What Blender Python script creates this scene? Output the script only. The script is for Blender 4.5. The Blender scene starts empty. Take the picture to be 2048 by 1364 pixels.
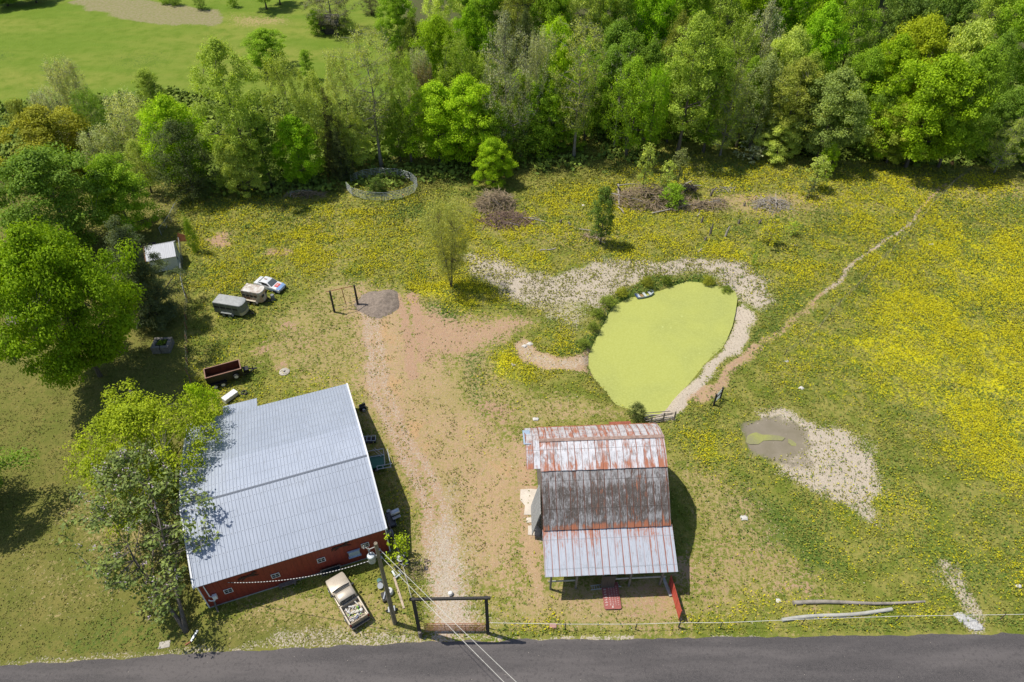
import bpy, bmesh, math, random
import numpy as np
from mathutils import Vector, Matrix

# ---------------------------------------------------------------- camera, light
S = bpy.context.scene
COL = S.collection
F, TH, CH = 1430.0, math.radians(43.2), 60.0
cd = bpy.data.cameras.new('camera'); cam = bpy.data.objects.new('camera', cd); COL.objects.link(cam)
cd.sensor_width = 36; cd.lens = F/2048*36; cd.clip_end = 5000; cd.clip_start = 0.5
cam.location = (0, 0, CH); cam.rotation_euler = (math.radians(90)-TH, 0, 0)
S.camera = cam
SUN_EL, SH_AZ = math.radians(64.3), math.radians(-16.5)      # sun height, direction the shadows fall
world = bpy.data.worlds.new('World'); S.world = world; world.use_nodes = True
wn = world.node_tree.nodes; wl = world.node_tree.links
sky = wn.new('ShaderNodeTexSky'); sky.sky_type = 'NISHITA'; sky.sun_disc = False
sky.sun_elevation = SUN_EL
sky.sun_rotation = math.atan2(-math.cos(SH_AZ), -math.sin(SH_AZ))
wl.new(sky.outputs[0], wn['Background'].inputs[0]); wn['Background'].inputs[1].default_value = 0.105
sd = bpy.data.lights.new('sun', 'SUN'); sd.energy = 4.3; sd.angle = math.radians(0.5); sd.color = (1, .945, .85)
sun = bpy.data.objects.new('sun', sd); COL.objects.link(sun)
sdir = Vector((math.cos(SUN_EL)*math.cos(SH_AZ), math.cos(SUN_EL)*math.sin(SH_AZ), -math.sin(SUN_EL)))
sun.rotation_euler = sdir.to_track_quat('-Z', 'Y').to_euler(); sun.location = (-40, 10, 90)
S.view_settings.view_transform = 'Standard'; S.view_settings.look = 'None'
S.view_settings.exposure = 0.22; S.view_settings.gamma = 1
R = math.radians
rnd = random.Random(7)
nr = np.random.default_rng(11)

def G(px, py, h=0.0):
    """ground position (at height h) of a spot measured in the survey photograph"""
    u = (px-1024)/F; v = (py-682)/F
    d = (CH-h)/(math.sin(TH)+v*math.cos(TH))
    return Vector((u*d, d*(math.cos(TH)-v*math.sin(TH)), h))
def htop(by, ty):
    g = G(1024, by).y
    return CH - g*math.tan(TH+math.atan((ty-682)/F))
def PX(x, y, z=0):
    z = z-CH; d = y*math.cos(TH)-z*math.sin(TH)
    return 1024+F*x/d, 682-F*(y*math.sin(TH)+z*math.cos(TH))/d

# ---------------------------------------------------------------- materials
def nt(name):
    m = bpy.data.materials.new(name); m.use_nodes = True
    t = m.node_tree; return m, t.nodes, t.links, t.nodes['Principled BSDF']
def N(n, typ, **kw):
    o = n.new(typ)
    for k, v in kw.items():
        if k[:3] == 'in_': o.inputs[int(k[3:])].default_value = v
        else: setattr(o, k, v)
    return o
def mixc(n, l, fac, a, b, mode='MIX'):
    o = n.new('ShaderNodeMix'); o.data_type = 'RGBA'; o.blend_type = mode
    for i, x in ((0, fac), (6, a), (7, b)):
        if isinstance(x, (int, float)): o.inputs[i].default_value = x
        elif isinstance(x, (tuple, list)): o.inputs[i].default_value = (*x[:3], 1)
        else: l.new(x, o.inputs[i])
    return o.outputs[2]
def mth(n, l, op, a, b=0.0, c=None, clamp=False):
    o = n.new('ShaderNodeMath'); o.operation = op; o.use_clamp = clamp
    for i, x in enumerate((a, b) if c is None else (a, b, c)):
        if isinstance(x, (int, float)): o.inputs[i].default_value = x
        else: l.new(x, o.inputs[i])
    return o.outputs[0]
def mapr(n, l, v, a, b, c=0.0, d=1.0, smooth=True):
    o = n.new('ShaderNodeMapRange'); o.interpolation_type = 'SMOOTHSTEP' if smooth else 'LINEAR'
    l.new(v, o.inputs[0])
    for i, x in ((1, a), (2, b), (3, c), (4, d)):
        if isinstance(x, (int, float)): o.inputs[i].default_value = x
        else: l.new(x, o.inputs[i])
    return o.outputs[0]
def noise(n, l, co, scale, detail=4, rough=.55, dist=0, mapping=None):
    if mapping:
        mp = n.new('ShaderNodeMapping'); mp.inputs['Scale'].default_value = mapping
        l.new(co, mp.inputs[0]); co = mp.outputs[0]
    o = n.new('ShaderNodeTexNoise'); o.inputs['Scale'].default_value = scale
    o.inputs['Detail'].default_value = detail; o.inputs['Roughness'].default_value = rough
    o.inputs['Distortion'].default_value = dist; l.new(co, o.inputs['Vector']); return o.outputs[0]
_mats = {}
def M(name, col=(.5, .5, .5), rough=.7, metal=0.0, var=.25, scale=3.0, col2=None, bump=0.0, stretch=None):
    """plain procedural material: colour broken up by two noises"""
    if name in _mats: return _mats[name]
    m, n, l, b = nt(name)
    tc = n.new('ShaderNodeTexCoord'); co = tc.outputs['Object']
    a = noise(n, l, co, scale, 5, .6, mapping=stretch); a = mapr(n, l, a, .3, .7)
    c2 = col2 or tuple(x*(1-var) for x in col)
    c = mixc(n, l, a, col, c2)
    f = noise(n, l, co, scale*9, 2); f = mapr(n, l, f, .3, .7, 1-var*.35, 1+var*.25)
    mx = n.new('ShaderNodeVectorMath'); mx.operation = 'SCALE'; l.new(c, mx.inputs[0]); l.new(f, mx.inputs['Scale'])
    l.new(mx.outputs[0], b.inputs['Base Color'])
    b.inputs['Roughness'].default_value = rough; b.inputs['Metallic'].default_value = metal
    if bump:
        bp = n.new('ShaderNodeBump'); bp.inputs['Strength'].default_value = bump; bp.inputs['Distance'].default_value = .03
        l.new(a, bp.inputs['Height']); l.new(bp.outputs[0], b.inputs['Normal'])
    _mats[name] = m; return m
# ---------------------------------------------------------------- mesh helpers
def mesh_np(name, V, Fq, mat, smooth=False, loops=4):
    V = np.asarray(V, dtype=np.float32); Fq = np.asarray(Fq, dtype=np.int32)
    me = bpy.data.meshes.new(name)
    me.vertices.add(len(V)); me.vertices.foreach_set('co', V.ravel())
    nf = len(Fq); me.loops.add(nf*loops); me.loops.foreach_set('vertex_index', Fq.ravel())
    me.polygons.add(nf); me.polygons.foreach_set('loop_start', np.arange(nf, dtype=np.int32)*loops)
    me.polygons.foreach_set('loop_total', np.full(nf, loops, dtype=np.int32))
    if smooth: me.polygons.foreach_set('use_smooth', np.ones(nf, dtype=bool))
    me.update(calc_edges=True)
    if mat: me.materials.append(mat)
    return me
class MB:
    def __init__(s): s.v = []; s.f = []; s.uv = None
    def add(s, V, Fc):
        o = len(s.v); s.v += [tuple(p) for p in V]; s.f += [tuple(i+o for i in f) for f in Fc]; return s
    def box(s, x0, x1, y0, y1, z0, z1, taper=0, b=0):
        t = taper
        V = [(x0, y0, z0), (x1, y0, z0), (x1, y1, z0), (x0, y1, z0), (x0+t, y0+t, z1), (x1-t, y0+t, z1), (x1-t, y1-t, z1), (x0+t, y1-t, z1)]
        return s.add(V, [(3, 2, 1, 0), (4, 5, 6, 7), (0, 1, 5, 4), (1, 2, 6, 5), (2, 3, 7, 6), (3, 0, 4, 7)])
    def beam(s, a, b, w=.1, h=None, up=(0, 0, 1)):
        a = Vector(a); b = Vector(b); h = h or w; d = (b-a).normalized(); u = Vector(up)
        if abs(d.dot(u)) > .98: u = Vector((1, 0, 0))
        sx = d.cross(u).normalized()*w/2; sz = sx.normalized().cross(d).normalized()*h/2
        V = [a-sx-sz, a+sx-sz, a+sx+sz, a-sx+sz, b-sx-sz, b+sx-sz, b+sx+sz, b-sx+sz]
        return s.add(V, [(0, 1, 2, 3), (7, 6, 5, 4), (4, 5, 1, 0), (5, 6, 2, 1), (6, 7, 3, 2), (7, 4, 0, 3)])
    def tube(s, pts, r, n=8, cap=True):
        pts = [Vector(p) for p in pts]; k = len(pts)
        rs = r if isinstance(r, (list, tuple)) else [r]*k
        V = []; u = None
        for i, p in enumerate(pts):
            d = (pts[min(i+1, k-1)]-pts[max(i-1, 0)]).normalized()
            if u is None: u = d.orthogonal().normalized()
            u = (u-d*u.dot(d)).normalized(); w = d.cross(u)
            V += [p+(u*math.cos(2*math.pi*j/n)+w*math.sin(2*math.pi*j/n))*rs[i] for j in range(n)]
        Fc = [(i*n+j, i*n+(j+1) % n, (i+1)*n+(j+1) % n, (i+1)*n+j) for i in range(k-1) for j in range(n)]
        if cap: Fc += [tuple(range(n-1, -1, -1)), tuple((k-1)*n+j for j in range(n))]
        return s.add(V, Fc)
    def lathe(s, prof, c=(0, 0, 0), n=16, axis='z'):
        """prof: (radius, height) pairs"""
        V = []
        for r, h in prof:
            for j in range(n):
                a = 2*math.pi*j/n; x, y = r*math.cos(a), r*math.sin(a)
                V.append({'z': (c[0]+x, c[1]+y, c[2]+h), 'y': (c[0]+x, c[1]+h, c[2]+y), 'x': (c[0]+h, c[1]+x, c[2]+y)}[axis])
        k = len(prof)
        Fc = [(i*n+j, i*n+(j+1) % n, (i+1)*n+(j+1) % n, (i+1)*n+j) for i in range(k-1) for j in range(n)]
        Fc += [tuple(range(n-1, -1, -1)), tuple((k-1)*n+j for j in range(n))]
        return s.add(V, Fc)
    def prism(s, prof, x0, x1, axis='x'):
        """profile of (a, z) pairs extruded along an axis"""
        k = len(prof)
        if axis == 'x': V = [(x0, a, z) for a, z in prof]+[(x1, a, z) for a, z in prof]
        elif axis == 'y': V = [(a, x0, z) for a, z in prof]+[(a, x1, z) for a, z in prof]
        else: V = [(a, z, x0) for a, z in prof]+[(a, z, x1) for a, z in prof]
        return s.add(V, [tuple(range(k-1, -1, -1)), tuple(range(k, 2*k))]+[(i, (i+1) % k, k+(i+1) % k, k+i) for i in range(k)])
    def loft(s, secs, cap=True):
        k = len(secs[0]); V = [p for q in secs for p in q]
        Fc = [(i*k+j, i*k+(j+1) % k, (i+1)*k+(j+1) % k, (i+1)*k+j) for i in range(len(secs)-1) for j in range(k)]
        if cap: Fc += [tuple(range(k-1, -1, -1)), tuple((len(secs)-1)*k+j for j in range(k))]
        return s.add(V, Fc)
    def build(s, name, mat, parent=None, bevel=0, smooth=False, loc=None, rz=0):
        me = bpy.data.meshes.new(name); me.from_pydata(s.v, [], s.f)
        bm = bmesh.new(); bm.from_mesh(me); bmesh.ops.recalc_face_normals(bm, faces=bm.faces)
        if bevel: bmesh.ops.bevel(bm, geom=list(bm.edges), offset=bevel, segments=2, affect='EDGES', clamp_overlap=True)
        bm.to_mesh(me); bm.free()
        if smooth:
            me.polygons.foreach_set('use_smooth', np.ones(len(me.polygons), dtype=bool))
            try: me.set_sharp_from_angle(angle=R(38))
            except Exception: pass
        me.materials.append(mat)
        o = bpy.data.objects.new(name, me); COL.objects.link(o)
        if parent: o.parent = parent
        if loc is not None: o.location = loc
        if rz: o.rotation_euler.z = rz
        return o
def tag(o, label, cat, group=None, kind=None):
    if label: o['label'] = label
    if cat: o['category'] = cat
    if group: o['group'] = group
    if kind: o['kind'] = kind
    return o
def thing(name, label, cat, loc=(0, 0, 0), rz=0, group=None, sc=1):
    o = bpy.data.objects.new(name, None); COL.objects.link(o); o.empty_display_size = .2
    o.location = loc; o.rotation_euler.z = rz; o.scale = (sc, sc, sc); return tag(o, label, cat, group)
def struct(o): o['kind'] = 'structure'; return o
def ang(a, b): return math.atan2(b[1]-a[1], b[0]-a[0])
def kids(o): return [c for c in bpy.data.objects if c.parent == o]
def copy_tree(o, parent=None):
    c = o.copy(); COL.objects.link(c)
    if parent: c.parent = parent
    for ch in kids(o): copy_tree(ch, c)
    return c
# value noise for terrain and mask edges
_tab = nr.random((256, 256))
def vnoise(x, y, sc):
    x = np.asarray(x)/sc+500; y = np.asarray(y)/sc+500
    xi = np.floor(x).astype(int); yi = np.floor(y).astype(int); fx = x-xi; fy = y-yi
    fx = fx*fx*(3-2*fx); fy = fy*fy*(3-2*fy); T = lambda a, b: _tab[a % 256, b % 256]
    return (T(xi, yi)*(1-fx)+T(xi+1, yi)*fx)*(1-fy)+(T(xi, yi+1)*(1-fx)+T(xi+1, yi+1)*fx)*fy
def fbm(x, y, sc, o=4):
    r = 0; a = .5; t = 0
    for i in range(o): r = r+a*vnoise(x+i*37.3, y-i*11.7, sc/2**i); t += a; a *= .5
    return r/t
def sdist(X, Y, P):
    """signed distance to polygon (negative inside)"""
    d = np.full(X.shape, 1e9); ins = np.zeros(X.shape, bool); k = len(P)
    for i in range(k):
        ax, ay = P[i]; bx, by = P[(i+1) % k]; ex, ey = bx-ax, by-ay
        t = np.clip(((X-ax)*ex+(Y-ay)*ey)/(ex*ex+ey*ey+1e-9), 0, 1)
        d = np.minimum(d, (X-ax-t*ex)**2+(Y-ay-t*ey)**2)
        c = ((ay > Y) != (by > Y)) & (X < ex*(Y-ay)/((by-ay) if by != ay else 1e-9)+ax); ins ^= c
    d = np.sqrt(d); return np.where(ins, -d, d)
def ldist(X, Y, P):
    d = np.full(X.shape, 1e9)
    for (ax, ay), (bx, by) in zip(P[:-1], P[1:]):
        ex, ey = bx-ax, by-ay
        t = np.clip(((X-ax)*ex+(Y-ay)*ey)/(ex*ex+ey*ey+1e-9), 0, 1)
        d = np.minimum(d, (X-ax-t*ex)**2+(Y-ay-t*ey)**2)
    return np.sqrt(d)
# ================================================================ GROUND
POND = [(1287,592),(1325,583),(1375,565),(1400,567),(1430,575),(1462,588),(1466,602),(1460,630),(1452,655),(1438,682),(1420,708),(1395,740),(1370,770),(1345,795),(1328,818),(1300,834),(1270,820),(1235,808),(1213,780),(1193,758),(1181,735),(1181,710),(1195,680),(1212,645),(1228,615),(1258,598)]
WZ = -0.55
gp = lambda L, z=0.0: [tuple(G(a, b, z)[:2]) for a, b in L]
PONDW = gp(POND, WZ)
PUD = gp([(1480,868),(1500,850),(1545,842),(1590,855),(1610,875),(1608,892),(1590,905),(1550,915),(1515,910),(1488,895)])
ROADTOP = [(-900,1400),(-300,1355),(0,1333),(200,1319),(400,1307),(600,1296),(800,1286),(1000,1280),(1300,1277),(1600,1273),(2048,1267),(2500,1262),(3200,1255)]
RT = gp(ROADTOP)
ys = np.concatenate([[-1500, -800, -400, -200, -100, -50, -20, 0], np.arange(8, 70, .36), np.arange(70, 120, .5), np.arange(120, 205, .9), np.arange(206, 300, 4), [330, 400, 500, 700, 1000, 1500, 2500]])
xs = np.concatenate([[-2500, -1500, -900, -500, -300, -220], np.arange(-170, -75, 1.1), np.arange(-75, 75, .42), np.arange(75, 171, 1.1), [220, 300, 500, 900, 1500, 2500]])
X, Y = np.meshgrid(xs, ys); shp = X.shape
wx = X+(fbm(X, Y, 4, 4)-.5)*4.5; wy = Y+(fbm(X+91, Y+17, 4, 4)-.5)*4.5
CHN = ['yel', 'dirt', 'grav', 'lush', 'lawn', 'mud', 'orange', 'far', 'brush', 'tan', 'forest', 'pink']
MK = {c: np.zeros(shp) for c in CHN}
MK['_drv'] = np.zeros(shp)
def sm(t): t = np.clip(t, 0, 1); return t*t*(3-2*t)
def region(ch, pts, v=1.0, fe=1.5, op='max', raw=False, z=0.0):
    P = gp(pts, z); a = np.array(P); m = fe+3
    ix = np.where((xs > a[:, 0].min()-m) & (xs < a[:, 0].max()+m))[0]; iy = np.where((ys > a[:, 1].min()-m) & (ys < a[:, 1].max()+m))[0]
    if len(ix) == 0 or len(iy) == 0: return
    sl = np.ix_(iy, ix); xx, yy = (X[sl], Y[sl]) if raw else (wx[sl], wy[sl])
    w = sm(.5-sdist(xx, yy, P)/(2*fe))*1.0
    cur = MK[ch][sl]
    MK[ch][sl] = np.maximum(cur, v*w) if op == 'max' else cur*(1-w)+v*w
def stroke(ch, pts, wid, v=1.0, fe=.6, op='max'):
    P = gp(pts); a = np.array(P); m = fe+wid+3
    ix = np.where((xs > a[:, 0].min()-m) & (xs < a[:, 0].max()+m))[0]; iy = np.where((ys > a[:, 1].min()-m) & (ys < a[:, 1].max()+m))[0]
    sl = np.ix_(iy, ix)
    qx = X[sl]*.6+wx[sl]*.4; qy = Y[sl]*.6+wy[sl]*.4
    w = sm((wid/2+fe-ldist(qx, qy, P))/fe); cur = MK[ch][sl]
    MK[ch][sl] = np.maximum(cur, v*w) if op == 'max' else cur*(1-w)+v*w
def ell(cx, cy, rx, ry, n=14): return [(cx+rx*math.cos(2*math.pi*i/n), cy+ry*math.sin(2*math.pi*i/n)) for i in range(n)]
# buttercup field
region('yel', [(375,560),(520,560),(540,640),(480,760),(700,740),(700,800),(420,840),(378,780)], .62, 3)
region('yel', [(375,600),(430,600),(440,700),(410,790),(378,790)], .95, 2)
region('yel', [(370,400),(700,380),(960,400),(1330,320),(1900,335),(2100,350),(2100,480),(1560,660),(1500,520),(1300,500),(1000,500),(960,600),(850,600),(800,560),(640,560),(375,600)], .5, 4)
region('yel', [(560,400),(700,400),(960,400),(930,440),(700,440),(560,420)], .6, 3)
region('yel', [(430,430),(640,430),(640,520),(560,560),(500,490),(420,490)], .7, 4)
region('yel', [(830,560),(920,560),(990,570),(1020,600),(960,640),(900,605),(820,600)], .95, 2)
region('yel', [(960,470),(1080,500),(1100,545),(1020,540),(960,510)], .75, 3)
region('yel', [(1100,520),(1500,480),(1560,560),(1480,540),(1300,515),(1120,545)], .8, 2.5)
region('yel', [(1300,330),(1420,330),(1420,360),(1300,380)], .8, 3)
region('yel', [(1440,390),(1900,360),(1860,440),(1700,540),(1560,600),(1540,520),(1440,480)], .45, 5)
region('yel', [(1640,345),(1850,340),(1900,360),(1840,400),(1700,370)], .5, 3)
region('yel', [(1480,500),(1640,420),(1860,400),(2100,400),(2200,900),(2100,1080),(1900,1060),(1780,900),(1640,830),(1480,800),(1500,700),(1700,560),(1600,500)], .22, 6)
region('yel', [(1790,480),(2100,430),(2200,900),(2100,1080),(1900,1060),(1780,900),(1640,830),(1480,800),(1440,830),(1350,860),(1340,910),(1420,920),(1500,960),(1700,1060),(1780,1080),(1850,1200),(2100,1190),(2100,1000),(1500,760),(1500,700),(1700,560)], .5, 4)
region('yel', [(1760,480),(2100,420),(2250,700),(2150,960),(1950,1000),(1800,860),(1620,800),(1560,700),(1640,600)], .84, 6)
region('yel', [(1640,640),(1800,600),(1900,700),(1980,900),(1860,880),(1700,780)], .95, 5)
region('yel', [(1880,620),(2100,600),(2100,850),(1900,820),(1800,720)], 1.0, 7)
region('yel', [(1360,830),(1480,800),(1480,900),(1700,1060),(1800,1140),(1700,1130),(1560,1000),(1400,930),(1340,880)], .8, 3)
region('yel', [(1000,690),(1040,700),(1120,740),(1200,780),(1250,830),(1180,800),(1050,770),(980,760)], .85, 2)
region('yel', [(1010,770),(1100,790),(1240,840),(1100,830),(1010,820)], .4, 2)
region('yel', [(1070,620),(1150,620),(1200,640),(1180,690),(1120,715),(1060,680)], .55, 2)
region('yel', [(1000,1215),(1200,1235),(1220,1250),(1000,1252)], .6, 1.2)
region('yel', [(1320,1235),(1500,1190),(1640,1215),(1860,1205),(1850,1240),(1500,1250),(1330,1250)], .75, 1.5)
region('yel', [(1500,1090),(1900,1090),(1900,1160),(1600,1150)], .45, 3)
region('yel', [(860,880),(930,875),(1000,885),(960,895),(870,892)], .4, 1)
region('yel', [(730,900),(800,920),(830,1060),(800,1040)], .2, 1)
region('yel', [(725,780),(745,780),(750,820),(735,840)], .5, 1)
region('yel', [(1045,960),(1075,900),(1078,985),(1050,985)], .5, .8)
region('yel', [(1065,1080),(1080,1080),(1110,1180),(1085,1150)], .45, .8)
# wooded strip, creek
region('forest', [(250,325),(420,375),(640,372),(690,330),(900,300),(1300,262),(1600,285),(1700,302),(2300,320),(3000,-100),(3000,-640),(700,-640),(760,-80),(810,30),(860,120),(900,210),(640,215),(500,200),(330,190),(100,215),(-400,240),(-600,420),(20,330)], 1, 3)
# far bright pasture
region('far', [(-900,420),(-60,270),(300,212),(500,225),(900,260),(900,120),(820,20),(740,-120),(700,-640),(-2500,-640),(-2500,300)], 1, 5)
region('brush', [(140,0),(200,-8),(370,8),(440,22),(455,38),(425,52),(330,48),(250,38),(170,18)], 1, 2)
region('tan', [(470,30),(570,35),(580,48),(480,50)], .7, 4)
region('tan', [(740,55),(800,60),(820,110),(760,95)], .25, 6)
region('yel', [(50,5),(110,8),(90,25),(60,25)], .45, 3)
region('lush', [(180,115),(330,95),(360,130),(250,150)], .4, 6)
region('lush', [(-50,100),(20,105),(15,125),(-50,130)], .5, 4)
# lawn on the left
region('lawn', [(-900,420),(300,370),(352,400),(372,600),(372,800),(395,900),(378,1010),(420,1240),(700,1250),(840,1262),(840,1290),(-900,1420)], 1, 1)
region('lush', [(0,880),(120,840),(200,800),(150,830),(60,900),(0,960)], .35, 4)
region('lush', [(60,1280),(200,1210),(420,1240),(380,1290),(120,1310)], .5, 3)
region('lush', [(560,1210),(640,1200),(660,1250),(580,1270)], .35, 2)
if 0: region('tan', [(110,800),(200,790),(240,820),(160,900),(110,880)], .55, 3)
region('tan', [(140,1010),(280,980),(330,1040),(320,1120),(200,1130),(150,1080)], .5, 3)
region('tan', [(0,1060),(120,1120),(260,1180),(200,1240),(60,1240),(0,1200)], .35, 4)
region('tan', [(440,1240),(640,1180),(800,1190),(820,1260),(500,1270)], .6, 2)
region('tan', [(270,370),(360,380),(350,440),(280,440)], .35, 2)
# house yard between the barns: worn earth
region('tan', [(640,560),(800,560),(920,620),(1040,640),(1000,700),(1060,780),(1250,840),(1060,860),(1060,1190),(1010,1250),(860,1250),(810,1120),(760,960),(700,800),(560,760),(500,690),(560,620)], .55, 3)
region('tan', [(640,560),(700,640),(720,760),(760,880),(840,1000),(830,1120),(1000,1160),(1060,1000),(1060,880),(960,850),(900,740),(830,650),(760,580)], .9, 3)
region('tan', [(600,430),(700,400),(740,470),(700,560),(620,570),(580,520)], .35, 3)
region('dirt', [(690,600),(800,580),(850,650),(850,780),(900,900),(1040,880),(1050,1200),(980,1180),(870,960),(800,880),(720,760)], .62, 3.5)
region('orange', [(730,620),(780,640),(800,740),(850,860),(830,900),(780,800),(740,720)], .42, 3)
region('orange', [(930,880),(1050,880),(1040,980),(940,960)], .25, 3)
region('dirt', [(700,620),(800,610),(860,660),(960,650),(1000,680),(930,730),(870,800),(940,830),(1000,850),(1050,870),(1040,960),(1050,1080),(1000,1100),(930,1000),(850,930),(800,850),(740,790),(690,700)], .52, 3)
region('dirt', [(830,625),(870,620),(960,625),(1050,640),(1000,680),(960,700),(900,720),(840,730),(820,680)], .85, 3)
region('pink', [(830,625),(870,620),(960,625),(1050,640),(1000,680),(960,700),(900,720),(840,730),(820,680)], .62, 3)
region('pink', [(940,800),(1000,795),(1010,850),(950,850)], .7, 2)
region('dirt', [(940,800),(1000,795),(1010,850),(950,850)], .5, 2)
region('dirt', [(1030,870),(1075,920),(1060,1000),(1080,1080),(1090,1200),(1060,1200),(1030,1080),(1020,960)], .85, 1.2)
region('pink', [(1030,870),(1075,920),(1060,1000),(1080,1080),(1050,1100),(1020,1000)], .4, 1.5)
region('orange', ell(757, 655, 18, 22), .8, 1.2)
region('orange', ell(800, 775, 20, 12), .9, .9)
region('orange', ell(832, 850, 14, 16), .9, .9)
region('orange', ell(842, 882, 8, 6), .6, .6)
stroke('pink', [(790,590),(810,640),(820,700),(830,760)], .7, .9); stroke('pink', [(822,590),(838,650),(850,720)], .7, .9)
stroke('dirt', [(790,590),(810,640),(820,700),(830,760)], .7, .8); stroke('dirt', [(822,590),(838,650),(850,720)], .7, .8)
region('grav', [(835,1290),(990,1290),(962,1200),(950,1100),(905,1000),(885,960),(868,1010),(862,1100),(840,1200)], .66, 2.5)
region('pink', [(840,1290),(985,1290),(962,1200),(950,1100),(905,1000),(885,960),(868,1010),(862,1100),(840,1200)], .45, 2)
region('dirt', [(840,1290),(985,1290),(962,1200),(950,1100),(905,1000),(885,960),(868,1010),(862,1100),(840,1200)], .7, 2)
region('_drv', [(840,1275),(985,1275),(962,1200),(950,1080),(905,1000),(880,960),(862,1000),(858,1100),(840,1200)], 1, .8)
region('dirt', [(700,560),(790,570),(800,640),(720,650)], .5, 1.5)
for c in (ell(440,488,26,14), ell(552,500,30,12), ell(575,653,15,14), ell(525,693,16,8), ell(570,743,16,9)): region('pink', c, .8, 1.3); region('dirt', c, .7, 1.3)
region('pink', ell(610,690,60,22), .4, 4); region('tan', ell(610,690,80,40), .5, 4)
region('lush', ell(705,543,36,9), .8, 1.2)
region('lush', [(840,600),(900,605),(920,635),(900,640),(850,640)], .85, 1)
region('lush', [(940,700),(980,690),(985,790),(940,800),(930,750)], .85, 1.5)
region('lush', ell(1105,805,30,8), .5, 1)
region('lush', [(800,410),(870,410),(850,440),(790,440)], .6, 2)
region('lush', [(1360,830),(1440,800),(1500,660),(1560,640),(1480,740),(1430,790)], .7, 2.5)
region('lush', [(1320,860),(1420,840),(1400,920),(1345,920)], .4, 2)
region('lush', [(1560,560),(1640,560),(1560,680),(1500,720),(1460,760),(1490,690)], .6, 3)
region('lush', [(1950,380),(2100,370),(2100,430),(1960,440)], .55, 4)
region('lush', [(1440,930),(1560,980),(1700,1080),(1700,1170),(1500,1120),(1400,1010)], .6, 3)
region('lush', [(1800,1080),(2100,1100),(2100,1200),(1850,1180)], .55, 4)
region('lush', [(730,970),(800,1000),(820,1100),(790,1120),(740,1000)], .5, 2)
for i in range(26):
    a = rnd.random(); cx = 1740+rnd.random()*360; cy = 460+rnd.random()*560
    region('lush', ell(cx, cy, 18+rnd.random()*34, 5+rnd.random()*12), .35+rnd.random()*.4, 2)
region('lush', [(1450,430),(1800,380),(2150,380),(2200,1180),(1800,1180),(1560,1000),(1440,900),(1440,780),(1560,640)], .20, 8)
region('lush', [(380,400),(900,400),(900,560),(620,560),(560,740),(385,790)], .14, 5)
# worn ground around the barn and to its right
region('tan', [(1340,920),(1420,920),(1520,980),(1560,1080),(1640,1160),(1640,1230),(1360,1235),(1380,1100),(1390,1040)], .55, 3)
region('pink', [(1360,1180),(1450,1060),(1560,1080),(1640,1140),(1620,1200),(1500,1170),(1400,1210)], .35, 3)
region('dirt', ell(1390,1145,24,16), .7, 1); region('tan', [(1090,1160),(1380,1150),(1360,1250),(1110,1250),(1000,1240),(1000,1160)], .8, 2)
region('dirt', [(1090,1180),(1340,1165),(1345,1235),(1130,1230)], .55, 2)
region('pink', [(1180,1190),(1340,1180),(1345,1230),(1250,1235)], .5, 1.5)
region('dirt', ell(1590,1190,30,12), .7, 1.2); region('pink', ell(1590,1190,30,12), .6, 1.2)
region('dirt', ell(1545,1060,22,14), .5, 1.5); region('pink', ell(1500,1010,24,16), .5, 2)
region('grav', [(1070,975),(1085,970),(1086,1080),(1068,1075),(1058,1035)], .6, .5)
region('tan', [(1420,380),(1700,380),(1640,430),(1500,440),(1420,410)], .7, 4); region('pink', [(1450,385),(1560,385),(1600,430),(1480,420)], .5, 3)
region('tan', [(940,440),(1230,450),(1250,500),(1100,500),(950,470)], .45, 4)
region('tan', [(1750,360),(2100,350),(2100,400),(1950,410),(1800,395)], .5, 4)
region('tan', ell(1740,405,60,20), .4, 3)
# pale gravel berm round the pond
region('grav', [(930,505),(1000,510),(1060,540),(1120,545),(1200,525),(1300,512),(1400,518),(1500,530),(1545,560),(1545,600),(1510,620),(1480,585),(1440,560),(1380,548),(1290,560),(1240,580),(1200,600),(1190,620),(1130,615),(1070,620),(1010,600),(990,570),(940,545)], .74, 1.6)
region('grav', [(960,515),(1060,545),(1100,560),(1180,560),(1120,590),(1040,600),(1000,560)], .95, 2.5)
region('grav', [(1280,518),(1400,518),(1500,535),(1545,560),(1540,600),(1515,610),(1490,570),(1420,540),(1290,535)], .95, 1)
region('grav', [(1455,600),(1480,595),(1494,640),(1490,672),(1445,722),(1405,772),(1350,848),(1300,852),(1290,835),(1330,810),(1395,740),(1440,680),(1462,630)], 1, .8)
region('_drv', [(1450,600),(1480,595),(1494,640),(1490,672),(1445,722),(1405,772),(1350,848),(1300,852),(1290,835),(1330,810),(1395,740),(1440,680),(1462,630)], 1, .8)
region('pink', [(1455,600),(1480,595),(1492,640),(1488,670),(1440,720),(1400,770),(1430,780),(1390,810),(1330,850),(1290,850),(1290,835),(1330,810),(1395,740),(1440,680),(1462,630)], .55, .8)
region('dirt', [(1380,760),(1420,775),(1440,770),(1400,810),(1350,840),(1320,850),(1300,840),(1345,800)], .85, .7)
stroke('dirt', [(1045,690),(1060,712),(1100,722),(1150,728),(1185,715)], 1.3, .9, .8); stroke('grav', [(1045,690),(1060,712),(1100,722),(1150,728),(1185,715)], .9, .45, .8)
region('dirt', [(1145,715),(1182,695),(1178,740),(1190,760),(1140,735)], .8, .8)
region('pink', [(1145,715),(1182,695),(1178,740),(1190,760),(1140,735)], .4, .8)
region('tan', [(1000,790),(1100,790),(1250,835),(1240,860),(1060,860),(1000,840)], .6, 2)
region('dirt', [(1100,800),(1240,850),(1100,850),(1060,830)], .35, 1.5)
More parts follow.
